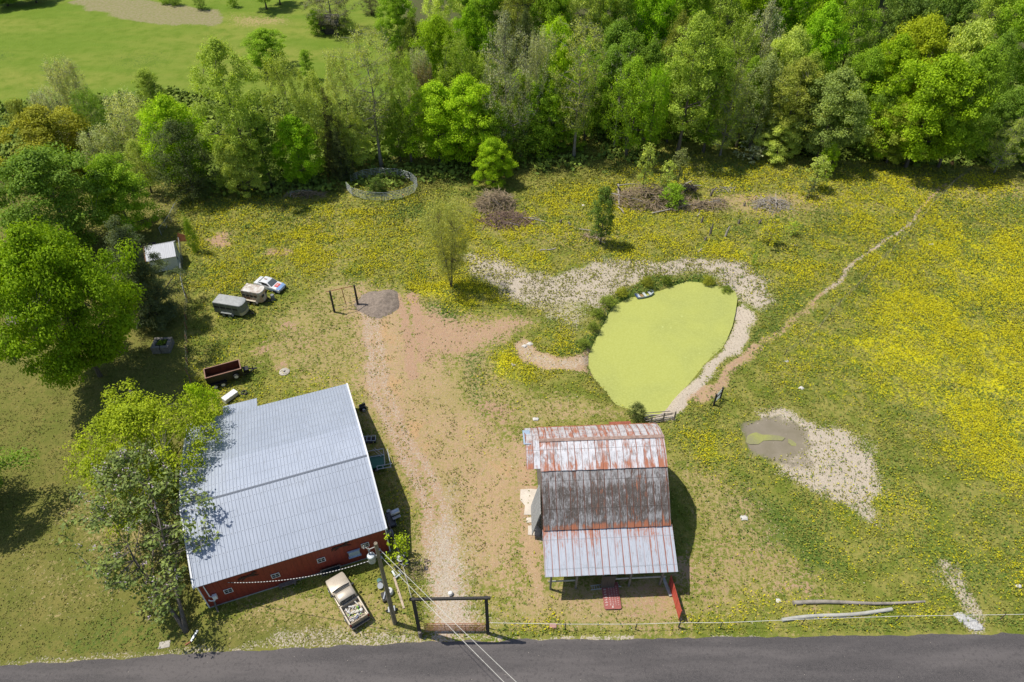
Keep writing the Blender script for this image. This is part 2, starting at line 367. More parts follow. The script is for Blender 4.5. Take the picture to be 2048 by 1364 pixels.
region('lush', [(1200,600),(1230,590),(1290,560),(1400,550),(1460,575),(1480,590),(1440,585),(1390,565),(1300,585),(1250,605),(1200,680),(1160,715),(1110,705),(1150,690),(1190,650)], .75, .8)
region('grav', [(1060,600),(1180,610),(1150,660),(1080,640)], .5, 1.5)
# dried puddle
region('grav', [(1520,825),(1600,825),(1680,860),(1750,900),(1760,960),(1750,1020),(1770,1060),(1700,1030),(1600,950),(1560,930),(1620,900),(1600,850),(1540,845)], .92, 1.4)
region('pink', [(1640,960),(1750,990),(1760,1040),(1690,1020)], .4, 1.5)
region('_drv', [(1520,825),(1600,825),(1680,860),(1750,900),(1760,960),(1750,1020),(1600,950),(1480,920),(1470,860)], .55, 1.5)
region('mud', [(1485,845),(1545,835),(1600,845),(1640,885),(1620,925),(1600,935),(1500,920),(1478,880)], .7, .8)
region('mud', [(1480,868),(1500,852),(1545,845),(1590,857),(1610,875),(1608,892),(1590,905),(1550,913),(1515,908),(1488,893)], 1, .3)
# cattle path along the fence
PATH = [(1935,345),(1905,362),(1880,380),(1855,402),(1840,430),(1800,465),(1760,490),(1725,512),(1690,545),(1650,583),(1625,605)]
stroke('dirt', PATH, .04, .85, .42); stroke('grav', PATH[4:10], .2, .6, .4)
stroke('dirt', [(1625,605),(1580,650),(1540,680),(1480,720),(1460,745),(1440,775)], .6, .5, .7)
stroke('dirt', [(1510,690),(1470,725),(1450,750),(1432,785),(1400,805)], .4, .8, .7); stroke('pink', [(1510,690),(1470,725),(1450,750),(1432,785),(1400,805)], .3, .5, .7)
stroke('grav', [(1900,1140),(1925,1200),(1945,1240),(1950,1262)], 1.0, .6, .8)
stroke('grav', [(1880,1150),(1910,1180)], .8, .35, 1)
# road verge gravel
stroke('grav', [(-300,1352),(0,1331),(200,1316),(400,1303),(600,1288),(700,1278),(860,1282),(1000,1278)], .3, .4, .6)
stroke('grav', [(560,1290),(700,1268),(860,1284)], 1.0, .45, 1.0)
stroke('grav', [(1000,1278),(1300,1275),(1640,1271)], .25, .7, .2)
region('lush', [(1000,1255),(2200,1235),(2200,1270),(1000,1275)], .45, .8)
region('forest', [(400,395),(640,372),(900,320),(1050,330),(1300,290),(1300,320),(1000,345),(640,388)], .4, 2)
MK['yel'] *= np.clip(.30+3.2*(fbm(X+200, Y+40, 15, 3)-.36), .22, 1.12)
for dx in (-20, 20):
    for seq in ([(905,1262),(893,1150),(868,1020),(832,930),(790,850),(762,770),(745,690),(735,600)],): stroke('grav', [(a+dx*(b-200)/1000, b) for a, b in seq], .35, .44, .9); stroke('pink', [(a+dx*(b-200)/1000, b) for a, b in seq], .4, .6, .9); stroke('dirt', [(a+dx*(b-200)/1000, b) for a, b in seq], .4, .75, .9)
# keep flowers off bare areas
MK['yel'] *= (1-.8*MK['mud'])*(1-.75*MK['dirt'])*(1-.45*MK['grav'])*(1-MK['forest'])
# terrain height
def terrain(x, y):
    x = np.asarray(x, float); y = np.asarray(y, float)
    near = (np.abs(x) < 190) & (y > -20) & (y < 300)
    z = (fbm(x, y, 9, 4)-.5)*.26+(fbm(x+7, y, 1.4, 2)-.5)*.10+(fbm(x+300, y, 38, 2)-.5)*.3
    pd = sdist(x, y, PONDW)
    px_gentle = sm((x-G(1400, 700).x+ (y-60)*-.25)/5)      # east shore slopes gently, west shore is a cut bank
    wd = .9+px_gentle*2.4
    bank = sm((pd+.5)/(wd+.5))
    top = z+.22*np.exp(-((pd-3.2)/1.8)**2)*(1-px_gentle*.7)
    z = np.where(pd < wd, -1.15*(1-bank)+top*bank, top)
    md = sdist(x, y, PUD); z = z-.28*sm((1.2-md)/2.5)
    cr = ldist(x, y, CREEK); z = z-2.0*sm((5.2-cr)/4.2)
    rd = ldist(x, y, RT); rside = np.interp(x, [p[0] for p in RT], [p[1] for p in RT])
    z = np.where(y < rside+1.5, -.03, z*sm((y-rside-1.5)/2.5)-.03*(1-sm((y-rside-1.5)/2.5)))
    for (cx, cy, rr) in FLATS: z = z*(1-sm((rr-np.hypot(x-cx, y-cy))/3))
    return np.where(near, z, 0.0)
CREEK = gp([(-500,420),(100,330),(250,352),(330,330),(420,300),(560,300),(700,290),(900,262),(1080,250),(1220,235),(1380,262),(1460,272),(1580,285),(1650,296),(1760,298),(1900,306),(2100,300),(2500,300)])
FLATS = [(-20, 40, 15), (8.5, 39, 13), (-44.5, 84, 4)]
Z = terrain(X, Y)
def tz(x, y): return float(terrain(np.array([[x]]), np.array([[y]]))[0, 0])
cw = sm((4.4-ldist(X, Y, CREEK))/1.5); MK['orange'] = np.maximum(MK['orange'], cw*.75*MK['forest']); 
ny, nx = shp
idx = np.arange(ny*nx).reshape(shp)
quads = np.stack([idx[:-1, :-1], idx[:-1, 1:], idx[1:, 1:], idx[1:, :-1]], -1).reshape(-1, 4)
def ground_mat():
    m, n, l, b = nt('ground_cover')
    co = n.new('ShaderNodeNewGeometry').outputs['Position']
    ch = {}
    for k in range(4):
        a = N(n, 'ShaderNodeAttribute', attribute_name='m%d' % k); s = n.new('ShaderNodeSeparateColor'); l.new(a.outputs['Color'], s.inputs[0])
        for j in range(3): ch[CHN[k*3+j]] = s.outputs[j]
    n1 = noise(n, l, co, .35, 6, .6); n2 = noise(n, l, co, 1.6, 6, .65); n3 = noise(n, l, co, 6.5, 4, .7)
    ns = noise(n, l, co, 2.2, 5, .7, 1.0); nq = noise(n, l, co, 3.6, 5, .75, .4)
    s1 = mapr(n, l, n1, .34, .66, smooth=False); s2 = mapr(n, l, n2, .33, .67, smooth=False); s3 = mapr(n, l, n3, .32, .68, smooth=False); sq = mapr(n, l, nq, .32, .68, smooth=False)
    mx_ = mth(n, l, 'ADD', mth(n, l, 'MULTIPLY', s2, .35), mth(n, l, 'MULTIPLY', sq, .65)); mf_ = mth(n, l, 'ADD', mth(n, l, 'MULTIPLY', s3, .6), mth(n, l, 'MULTIPLY', sq, .4))
    mb_ = mth(n, l, 'ADD', mth(n, l, 'MULTIPLY', s1, .5), mth(n, l, 'MULTIPLY', s2, .5))
    n4 = noise(n, l, co, .09, 4, .5); n5 = noise(n, l, co, 18, 2, .6)
    # pasture grass
    c = mixc(n, l, mapr(n, l, n2, .35, .65), (.18, .195, .036), (.28, .25, .066))
    c = mixc(n, l, mapr(n, l, n1, .42, .62), c, (.125, .160, .020))
    c = mixc(n, l, mth(n, l, 'MULTIPLY', mapr(n, l, n3, .5, .66), .35), c, (.32, .265, .10))
    lw = mixc(n, l, mapr(n, l, n1, .35, .65), (.14, .15, .032), (.20, .178, .05))
    lw = mixc(n, l, mapr(n, l, n2, .4, .7), lw, (.125, .14, .028))
    c = mixc(n, l, ch['lawn'], c, lw)
    fr = mixc(n, l, mapr(n, l, noise(n, l, co, .05, 5, .6, mapping=(.5, 1.6, 1)), .35, .65), (.135, .205, .022), (.205, .235, .040))
    fr = mixc(n, l, mapr(n, l, n1, .4, .75), fr, (.115, .18, .016))
    c = mixc(n, l, ch['far'], c, fr)
    def layer(c, key, col, k=.9, w=.12, ns=mx_, lim=1.0, th=.5):
        v = mth(n, l, 'ADD', ch[key], mth(n, l, 'MULTIPLY', mth(n, l, 'SUBTRACT', ns, .5), k))
        ok = mapr(n, l, ch[key], .02, .15)
        return mixc(n, l, mth(n, l, 'MULTIPLY', ok, mapr(n, l, v, th-w, th+w, 0, lim)), c, col)
    c = layer(c, 'lush', mixc(n, l, n3, (.065, .115, .018), (.105, .155, .028)), k=1.0)
    c = layer(c, 'tan', mixc(n, l, s3, (.375, .285, .14), (.29, .24, .09)), k=1.35, w=.16, ns=mx_)
    c = layer(c, 'brush', mixc(n, l, s2, (.29, .24, .15), (.19, .20, .06)), w=.1, k=.8)
    c = layer(c, 'dirt', mixc(n, l, s2, (.45, .315, .185), (.36, .25, .145)), k=1.25, w=.14)
    c = layer(c, 'pink', mixc(n, l, s3, (.42, .27, .18), (.33, .205, .135)), k=1.3, w=.22, lim=.8)
    c = layer(c, 'orange', mixc(n, l, s2, (.50, .31, .15), (.42, .26, .13)), w=.3, lim=.6, k=1.2, ns=mb_)
    grv = mixc(n, l, mapr(n, l, n5, .35, .65), (.53, .46, .37), (.36, .305, .235))
    c = layer(c, 'grav', grv, k=1.15, w=.12, ns=mf_)
    c = layer(c, 'mud', mixc(n, l, s1, (.25, .215, .165), (.19, .165, .115)), k=.5, w=.25, ns=mb_)
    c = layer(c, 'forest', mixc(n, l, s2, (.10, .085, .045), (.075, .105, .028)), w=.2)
    # buttercups: denser where the mask is high
    fl = mth(n, l, 'ADD', mth(n, l, 'MULTIPLY', s3, .30), mth(n, l, 'MULTIPLY', mx_, .42)); fl = mth(n, l, 'ADD', fl, mth(n, l, 'MULTIPLY', s1, .28))
    thr = mapr(n, l, ch['yel'], 0, 1, .80, .38, smooth=False)
    fac = mapr(n, l, fl, thr, mth(n, l, 'ADD', thr, .22))
    fac = mth(n, l, 'MULTIPLY', fac, mapr(n, l, ch['yel'], .02, .3))
    c = mixc(n, l, fac, c, mixc(n, l, n5, (.62, .55, .012), (.45, .43, .02)))
    # pale pebbles everywhere
    vo = n.new('ShaderNodeTexVoronoi'); vo.inputs['Scale'].default_value = .9; l.new(co, vo.inputs['Vector'])
    pb = mapr(n, l, vo.outputs['Distance'], .07, .045)
    pb = mth(n, l, 'MULTIPLY', pb, mapr(n, l, n1, .5, .6)); pb = mth(n, l, 'MULTIPLY', pb, mth(n, l, 'SUBTRACT', 1, ch['far']))
    c = mixc(n, l, mth(n, l, 'MULTIPLY', pb, .8), c, (.6, .52, .42))
    l.new(c, b.inputs['Base Color']); b.inputs['Roughness'].default_value = .95; b.inputs['Specular IOR Level'].default_value = .1
    bp = n.new('ShaderNodeBump'); bp.inputs['Strength'].default_value = .7; bp.inputs['Distance'].default_value = .12
    hh = mth(n, l, 'ADD', n3, mth(n, l, 'MULTIPLY', n2, 1.6)); hh = mth(n, l, 'MULTIPLY', hh, mapr(n, l, ch['mud'], .2, .8, 1, .05))
    l.new(hh, bp.inputs['Height']); l.new(bp.outputs[0], b.inputs['Normal'])
    return m
gme = mesh_np('ground', np.stack([X.ravel(), Y.ravel(), Z.ravel()], -1), quads, ground_mat(), smooth=True)
for k in range(4):
    at = gme.attributes.new('m%d' % k, 'FLOAT_COLOR', 'POINT')
    d = np.ones((ny*nx, 4), dtype=np.float32)
    for j in range(3): d[:, j] = np.clip(MK[CHN[k*3+j]], 0, 1).ravel()
    at.data.foreach_set('color', d.ravel())
go = bpy.data.objects.new('ground', gme); COL.objects.link(go); struct(go)
# ---- water
def sheet(name, P, z, mat):
    me = bpy.data.meshes.new(name); me.from_pydata([(a, b_, z) for a, b_ in P], [], [tuple(range(len(P)))]); me.materials.append(mat)
    if me.polygons[0].normal.z < 0: me.flip_normals()
    o = bpy.data.objects.new(name, me); COL.objects.link(o); return struct(o)
def offset_poly(P, d):
    c = Vector((sum(p[0] for p in P)/len(P), sum(p[1] for p in P)/len(P)))
    return [tuple(c+(Vector(p)-c)*(1+d/((Vector(p)-c).length))) for p in P]
def pond_mat():
    m, n, l, b = nt('duckweed'); co = n.new('ShaderNodeNewGeometry').outputs['Position']
    a = noise(n, l, co, .10, 6, .6, .3); f = noise(n, l, co, 5, 3, .7)
    c = mixc(n, l, mapr(n, l, a, .38, .66), (.345, .365, .085), (.295, .32, .085))
    c = mixc(n, l, mapr(n, l, f, .35, .7, 0, .45), c, (.44, .47, .14))
    st = noise(n, l, co, 1.1, 4, .5, 3.5, mapping=(1.6, .8, 1)); ln = mapr(n, l, mth(n, l, 'ABSOLUTE', mth(n, l, 'SUBTRACT', st, .5)), .006, .0, 0, .6)
    ln = mth(n, l, 'MULTIPLY', ln, mapr(n, l, noise(n, l, co, .3, 2), .55, .65))
    c = mixc(n, l, ln, c, (.16, .19, .03))
    vo = n.new('ShaderNodeTexVoronoi'); vo.inputs['Scale'].default_value = .8; l.new(co, vo.inputs['Vector'])
    sp = mth(n, l, 'MULTIPLY', mapr(n, l, vo.outputs['Distance'], .15, .08), mapr(n, l, a, .5, .6)); c = mixc(n, l, mth(n, l, 'MULTIPLY', sp, .5), c, (.6, .66, .25))
    l.new(c, b.inputs['Base Color']); b.inputs['Roughness'].default_value = .75; b.inputs['Specular IOR Level'].default_value = .25
    return m
PM = pond_mat()
sheet('pond_water', offset_poly(PONDW, .9), WZ, PM)
zz = tz(*G(1545, 880)[:2])
sheet('puddle', gp([(1492,862),(1505,858),(1516,862),(1526,866),(1545,866),(1560,868),(1572,872),(1566,878),(1545,877),(1528,878),(1518,885),(1500,885),(1490,880)]), zz+.05, M('muddy_algae', (.27, .275, .075), .6, var=.25, scale=.8, col2=(.22, .21, .10)))
sheet('puddle', gp([(1577,874),(1584,876),(1594,884),(1594,889),(1584,888),(1578,882)]), zz+.055, M('muddy_algae'))
def creek_mat():
    m, n, l, b = nt('creek_water'); b.inputs['Base Color'].default_value = (.05, .035, .02, 1); b.inputs['Roughness'].default_value = .15; return m
Pc = [Vector(p) for p in CREEK]; Lf, Rt = [], []
for i, p in enumerate(Pc):
    d = (Pc[min(i+1, len(Pc)-1)]-Pc[max(i-1, 0)]).normalized(); nn = Vector((-d.y, d.x)); Lf.append(tuple(p+nn*2.4)); Rt.append(tuple(p-nn*2.4))
sheet('creek', Lf+Rt[::-1], -1.75, creek_mat())
# ---- road
def road_mat():
    m, n, l, b = nt('old_asphalt'); co = n.new('ShaderNodeNewGeometry').outputs['Position']
    a = noise(n, l, co, .25, 6, .6, mapping=(.25, 1.6, 1)); f = noise(n, l, co, 30, 3, .7); g = noise(n, l, co, 4, 5, .7)
    c = mixc(n, l, mapr(n, l, a, .38, .64), (.044, .040, .041), (.098, .087, .085))
    c = mixc(n, l, mapr(n, l, f, .42, .68, 0, .85), c, (.145, .13, .122))
    c = mixc(n, l, mapr(n, l, g, .5, .7, 0, .5), c, (.032, .029, .03))
    vo = n.new('ShaderNodeTexVoronoi'); vo.inputs['Scale'].default_value = 2.2; l.new(co, vo.inputs['Vector'])
    c = mixc(n, l, mth(n, l, 'MULTIPLY', mapr(n, l, vo.outputs['Distance'], .09, .05), mapr(n, l, g, .5, .6)), c, (.35, .31, .26))
    l.new(c, b.inputs['Base Color']); b.inputs['Roughness'].default_value = .9
    bp = n.new('ShaderNodeBump'); bp.inputs['Strength'].default_value = .4; bp.inputs['Distance'].default_value = .02; l.new(f, bp.inputs['Height']); l.new(bp.outputs[0], b.inputs['Normal'])
    return m
ex = np.concatenate([np.linspace(RT[0][0], RT[-1][0], 900)]); ey = np.interp(ex, [p[0] for p in RT], [p[1] for p in RT])
ey = np.convolve(np.pad(ey, 30, mode='edge'), np.ones(61)/61, 'valid')
e2 = ey+(fbm(ex, ex*0, 1.2, 4)-.5)*.42
rv = []; rw = (0, .3, 1.2, 3.0, 6.3, 6.8)
for k, w in enumerate(rw):
    yy = (e2 if k == 0 else (e2*.5+ey*.5 if k == 1 else ey))-w; zc = (.012, .03, .05, .09, .04, .0)[k]
    rv.append(np.stack([ex, yy, np.full_like(ex, zc)], -1))
rv = np.concatenate(rv); kx = len(ex); ri = np.arange(len(rw)*kx).reshape(len(rw), kx)
rq = np.stack([ri[1:, :-1], ri[1:, 1:], ri[:-1, 1:], ri[:-1, :-1]], -1).reshape(-1, 4)
ro = bpy.data.objects.new('road', mesh_np('road', rv, rq, road_mat(), smooth=True)); COL.objects.link(ro); struct(ro)
# ================================================================ BUILDINGS
def hit(px, py, p0, nrm):
    o = Vector((0, 0, CH)); d = G(px, py)-o; nrm = Vector(nrm)
    t = (Vector(p0)-o).dot(nrm)/d.dot(nrm); return o+d*t
def local(o, p):
    p = Vector(p)-o.location; a = -o.rotation_euler.z; c, s = math.cos(a), math.sin(a)
    return Vector((p.x*c-p.y*s, p.x*s+p.y*c, p.z))/o.scale.x
def attr_mesh(V, Fc, st, name, mat, parent=None):
    me = bpy.data.meshes.new(name); me.from_pydata(V, [], Fc)
    a = me.attributes.new('st', 'FLOAT_VECTOR', 'POINT'); a.data.foreach_set('vector', np.array(st, dtype=np.float32).ravel())
    bm = bmesh.new(); bm.from_mesh(me); bmesh.ops.recalc_face_normals(bm, faces=bm.faces); bm.to_mesh(me); bm.free()
    me.materials.append(mat); o = bpy.data.objects.new(name, me); COL.objects.link(o); o.parent = parent; return o
def sheet_roof(name, prof, x0, x1, mat, parent, w=.62, th=.03, jit=.012, rag=0.0, seam=.035, sd=3):
    """a roof of metal sheets laid side by side along x, following a (y, z) profile"""
    r = random.Random(sd); V = []; Fc = []; st = []; x = x0
    S_ = [0]
    for a, b_ in zip(prof[:-1], prof[1:]): S_.append(S_[-1]+math.hypot(b_[0]-a[0], b_[1]-a[1]))
    k = len(prof)
    while x < x1-.05:
        xe = min(x+w, x1); dz = r.uniform(-jit, jit); rv = r.random(); e0 = r.uniform(-rag, rag); e1 = r.uniform(-rag, rag)
        xs_ = [(x, seam), (x+.05, seam), (x+.09, 0), (x+w*.5-.02, 0), (x+w*.5, seam*.45), (x+w*.5+.02, 0), (xe, 0)]
        o = len(V); mm = len(xs_)
        for i, (py, pz) in enumerate(prof):
            a = prof[max(i-1, 0)]; c = prof[min(i+1, k-1)]; dl = math.hypot(c[0]-a[0], c[1]-a[1]); ty, tzz = (c[0]-a[0])/dl, (c[1]-a[1])/dl
            ex_ = e0 if i == 0 else (e1 if i == k-1 else 0)
            for xx, hz in xs_:
                h = hz+dz; V.append((min(xx, xe), py+ty*ex_-tzz*h, pz+tzz*ex_+ty*h)); st.append((xx, S_[i], rv))
        for i in range(k-1):
            for j in range(mm-1): Fc.append((o+i*mm+j, o+i*mm+j+1, o+(i+1)*mm+j+1, o+(i+1)*mm+j))
        ob = len(V)
        for i, (py, pz) in enumerate(prof):
            V += [(x, py, pz-th), (xe, py, pz-th)]; st += [(x, S_[i], rv), (xe, S_[i], rv)]
        for i in range(k-1): Fc.append((ob+2*i, ob+2*i+2, ob+2*i+3, ob+2*i+1))
        for i in range(k-1):
            Fc.append((o+i*mm, o+(i+1)*mm, ob+2*i+2, ob+2*i)); Fc.append((o+i*mm+mm-1, ob+2*i+1, ob+2*i+3, o+(i+1)*mm+mm-1))
        Fc.append(tuple([o+j for j in range(mm)]+[ob+1, ob])); Fc.append(tuple([ob+2*k-2, ob+2*k-1]+[o+(k-1)*mm+j for j in range(mm-1, -1, -1)]))
        x += w
    return attr_mesh(V, Fc, st, name, mat, parent)
def rust_mat(name, light, dark, darkness, rust_amt, sx=6.5, sy=.36, bands=(), lights=(), seamr=.8, rough=.65, rust=(.34, .115, .062), smax=10, top_streak=0):
    m, n, l, b = nt(name)
    a = N(n, 'ShaderNodeAttribute', attribute_name='st'); sp = n.new('ShaderNodeSeparateXYZ'); l.new(a.outputs['Vector'], sp.inputs[0])
    x, s, rv = sp.outputs; co = a.outputs['Vector']
    blot = noise(n, l, co, 1.5, 6, .7, .6, mapping=(1.3, .7, 9)); fine = noise(n, l, co, 5, 5, .75, mapping=(3.4, .35, 5)); stk = noise(n, l, co, 1.0, 6, .72, .3, mapping=(sx, sy, 3.7))
    d = mth(n, l, 'ADD', mth(n, l, 'MULTIPLY', blot, .5), mth(n, l, 'MULTIPLY', fine, .5)); d = mth(n, l, 'ADD', d, mth(n, l, 'MULTIPLY', mth(n, l, 'SUBTRACT', rv, .5), .07))
    for s0, s1, amt in lights:
        d = mth(n, l, 'SUBTRACT', d, mth(n, l, 'MULTIPLY', mth(n, l, 'MULTIPLY', mapr(n, l, s, s0-.4, s0+.4), mapr(n, l, s, s1+.4, s1-.4)), amt))
    c = mixc(n, l, mapr(n, l, d, .58-darkness*.26, .76-darkness*.26), light, dark)
    c = mixc(n, l, mapr(n, l, noise(n, l, co, 9, 3, .7), .55, .75, 0, .5), c, tuple(min(1, v*1.25) for v in light))
    rr = mth(n, l, 'ADD', mth(n, l, 'MULTIPLY', stk, .62), mth(n, l, 'MULTIPLY', blot, .38))
    rr = mth(n, l, 'ADD', rr, mth(n, l, 'MULTIPLY', mth(n, l, 'SUBTRACT', rv, .5), .09))
    for s0, s1, amt in bands:      # rusty courses across the roof
        bnd = mth(n, l, 'MULTIPLY', mapr(n, l, s, s0-.45, s0+.15), mapr(n, l, s, s1+.45, s1-.1)); rr = mth(n, l, 'ADD', rr, mth(n, l, 'MULTIPLY', bnd, amt))
    if top_streak:
        g = mapr(n, l, s, smax*.9, smax*.1, 0, 1, smooth=False); rr = mth(n, l, 'ADD', rr, mth(n, l, 'MULTIPLY', g, top_streak))
    c = mixc(n, l, mapr(n, l, rr, .645-rust_amt*.3, .76-rust_amt*.28), c, mixc(n, l, fine, rust, (rust[0]*1.5, rust[1]*1.7, rust[2]*1.6)))
    # lap seams and pressed ribs
    def line(per, w0, w1, off=.12):
        fr = mth(n, l, 'FRACT', mth(n, l, 'MULTIPLY', x, 1/per)); return mapr(n, l, mth(n, l, 'ABSOLUTE', mth(n, l, 'SUBTRACT', fr, off)), w1, w0)
    c = mixc(n, l, mth(n, l, 'MULTIPLY', line(.155, .04, .16, .5), mapr(n, l, blot, .4, .62, .1, .55)), c, tuple(v*.45 for v in dark))
    c = mixc(n, l, mth(n, l, 'MULTIPLY', line(.62, .03, .12), mapr(n, l, stk, .38, .58, .15, .95)), c, tuple(v*seamr for v in rust))
    lap = mth(n, l, 'FRACT', mth(n, l, 'MULTIPLY', mth(n, l, 'ADD', s, .3), 1/2.45)); c = mixc(n, l, mth(n, l, 'MULTIPLY', mapr(n, l, mth(n, l, 'ABSOLUTE', mth(n, l, 'SUBTRACT', lap, .5)), .018, .006), .6), c, tuple(v*.6 for v in dark))
    l.new(c, b.inputs['Base Color']); b.inputs['Roughness'].default_value = rough; b.inputs['Metallic'].default_value = .15
    return m
# ---- white-roofed red metal building
A4 = G(388, 1176, 4); B4 = G(773, 1058, 4); ra = ang(A4, B4); MBW = (B4-A4).length
bld = thing('metal_building', 'red walled farm workshop under a big plain white metal roof', 'building', (A4.x, A4.y, 0), ra)
prof = [(0, 4.0), (6.3, 7.0), (10.8, 6.35), (19.5, 3.5)]
def rib_mat():
    m, n, l, b = nt('galvalume'); co = n.new('ShaderNodeTexCoord').outputs['Object']
    a = noise(n, l, co, .35, 5, .6); f = noise(n, l, co, 2.0, 5, .6, mapping=(3, .3, 1))
    c = mixc(n, l, mapr(n, l, a, .3, .7), (.36, .40, .475), (.40, .44, .515)); c = mixc(n, l, mapr(n, l, f, .45, .75, 0, .75), c, (.31, .34, .39)); c = mixc(n, l, mapr(n, l, noise(n, l, co, 1.3, 5, .7, mapping=(1, .5, 1)), .58, .74, 0, .35), c, (.27, .27, .28))
    l.new(c, b.inputs['Base Color']); b.inputs['Roughness'].default_value = .5; b.inputs['Metallic'].default_value = .25; return m
GALV = rib_mat()
RED = M('red_siding', (.27, .038, .022), .6, var=.3, scale=.8, col2=(.20, .03, .02), stretch=(4, 4, .4))
WHITE = M('white_trim', (.74, .75, .77), .5, var=.08)
r = MB()
for (y0, z0), (y1, z1) in zip(prof[:-1], prof[1:]):
    r.loft([[(0, y0, z0-.06), (MBW, y0, z0-.06), (MBW, y0, z0), (0, y0, z0)], [(0, y1, z1-.06), (MBW, y1, z1-.06), (MBW, y1, z1), (0, y1, z1)]])
roof = r.build('roof', GALV, bld)
SCR = M('screw_line', (.22, .235, .26), .6)
for (y0, z0), (y1, z1), n_s in ((prof[0], prof[1], 5), (prof[1], prof[2], 4), (prof[2], prof[3], 7)):
    for k in range(n_s):
        t_ = (k+.5)/n_s; y, z = y0+(y1-y0)*t_, z0+(z1-z0)*t_; q_ = MB(); x = .3
        while x < MBW-.2: q_.box(x-.03, x+.03, y-.03, y+.03, z, z+.014); x += .305
        q_.build('screw_row', SCR, roof)['kind'] = 'stuff'
rb = MB(); x = .15
RIBM = M('rib_shadow_line', (.31, .345, .41), .5, .2, var=.1)
while x < MBW-.1:
    for (y0, z0), (y1, z1) in zip(prof[:-1], prof[1:]): rb.beam((x, y0, z0+.005), (x, y1, z1+.005), .045, .05)
    x += .305
rb.build('rib', RIBM, roof)['kind'] = 'stuff'
c = MB(); c.prism([(6.2, 6.98), (6.3, 7.06), (6.4, 7.03), (6.4, 6.99), (6.3, 7.02), (6.2, 6.93)], 0.02, MBW-.02); c.build('ridge_cap', M('ridge_metal', (.22, .24, .28), .5, .2, var=.1), roof)
t = MB()
for xx in (-.05, MBW+.02):
    t = MB(); t.loft([[(xx-.07, y, z-.16), (xx+.07, y, z-.16), (xx+.07, y, z+.09), (xx-.07, y, z+.09)] for y, z in prof]); t.build('gable_trim', WHITE, roof)
# walls: front, back, gables with standing ribs
w = MB(); fy = .22; by_ = 19.3; lx = .2; rx = MBW-.12
gp_ = [(fy, 0), (fy, 4.02), (6.3, 6.9), (10.8, 6.25), (by_, 3.5), (by_, 0)]
w.prism(gp_, lx, rx); wall = w.build('wall', RED, bld)
w = MB(); x = lx+.15
while x < rx: w.box(x-.03, x+.03, fy-.035, fy-.003, .16, 3.98); x += .46
y = fy+.3
while y < by_:
    zt = np.interp(y, [p[0] for p in prof], [p[1] for p in prof])-.15
    w.box(rx+.003, rx+.04, y-.03, y+.03, .1, zt); w.box(lx-.04, lx-.003, y-.03, y+.03, .1, zt); y += .46
w.build('siding_rib', M('red_siding_rib', (.29, .045, .028), .6, var=.3, scale=.8), wall)['kind'] = 'stuff'
t = MB()
t.box(lx-.05, rx+.05, fy-.06, fy-.036, 0, .14); t.build('base_trim', M('grey_concrete', (.42, .40, .37), .9, var=.3), wall)
for xx in (rx-.02, lx-.07): t = MB(); t.box(xx, xx+.09, fy-.07, fy+.10, 0.02, 3.9); t.build('corner_trim', WHITE, wall)
fo = Vector((A4.x, A4.y, 0))+Vector((-math.sin(ra), math.cos(ra), 0))*fy; fn = (-math.sin(ra), math.cos(ra), 0)
GLASS = M('dark_glass', (.02, .03, .04), .12, var=.2); DARK = M('black_rubber', (.018, .018, .02), .7, var=.3); STEEL = M('grey_steel', (.36, .38, .40), .45, .5, var=.2)
for (px, py) in ((456.6, 1180.6), (551, 1150), (642.4, 1119), (730, 1089)):
    p = local(bld, hit(px, py, fo, fn)); f = MB()
    for (a, b_, c0, c1) in ((-.36, .36, .27, .32), (-.36, .36, -.32, -.27), (-.36, -.31, -.27, .27), (.31, .36, -.27, .27), (-.015, .015, -.27, .27), (-.31, -.015, -.012, .012), (.015, .31, -.012, .012)):
        f.box(p.x+a, p.x+b_, fy-.085, fy-.04, p.z+c0, p.z+c1)
    wi = f.build('window', WHITE, bld); g = MB(); g.box(p.x-.28, p.x+.28, fy-.075, fy-.037, p.z-.26, p.z+.26); g.build('pane', GLASS, wi)
p = local(bld, hit(708, 1104, fo, fn)); f = MB(); f.box(p.x-.5, p.x+.5, fy-.22, fy-.04, p.z-.38, p.z+.38); f.box(p.x-.58, p.x+.58, fy-.16, fy-.05, p.z+.38, p.z+.44)
f.box(p.x-.58, p.x+.58, fy-.30, fy-.05, p.z-.44, p.z-.38)
ac = f.build('shutter', M('pale_blue_metal', (.42, .52, .66), .35, .3, var=.12), bld, bevel=.01)
p = local(bld, hit(425, 1190, fo, fn)); f = MB(); f.tube([(p.x-.25, fy-.1, 3.7), (p.x-.22, fy-.12, p.z+.1), (p.x, fy-.14, p.z-.05)], .05); f.box(p.x-.02, p.x+.34, fy-.3, fy-.04, p.z-.35, p.z+.15)
f.tube([(p.x+.15, fy-.16, p.z-.35), (p.x, fy-.22, p.z-.6), (p.x-.3, fy-.16, p.z-.55), (p.x-.42, fy-.16, p.z-.35)], .06); f.build('meter_box', WHITE, bld, smooth=True)
# running-horse cut-outs on the red wall
HORSE = [(-.75,.05),(-.95,-.10),(-.98,-.02),(-.78,.16),(-.5,.22),(-.1,.17),(.25,.22),(.42,.42),(.52,.50),(.60,.46),(.80,.32),(.76,.25),(.60,.30),(.52,.10),(.62,-.08),(.86,-.18),(.82,-.25),(.50,-.16),(.30,-.10),(.10,-.06),(-.25,-.08),(-.38,-.22),(-.66,-.40),(-.72,-.34),(-.48,-.16),(-.52,-.04),(-.80,-.14),(-.92,-.32),(-1.0,-.27),(-.85,-.06)]
for (px, py) in ((497, 1152), (683, 1092)):
    p = local(bld, hit(px, py, fo, fn)); f = MB(); f.prism([(p.x+a*.95, p.z+b_*.95) for a, b_ in HORSE], fy-.065, fy-.04, axis='y'); f.build('horse_cutout', M('rusted_cutout', (.05, .02, .015), .8), bld)
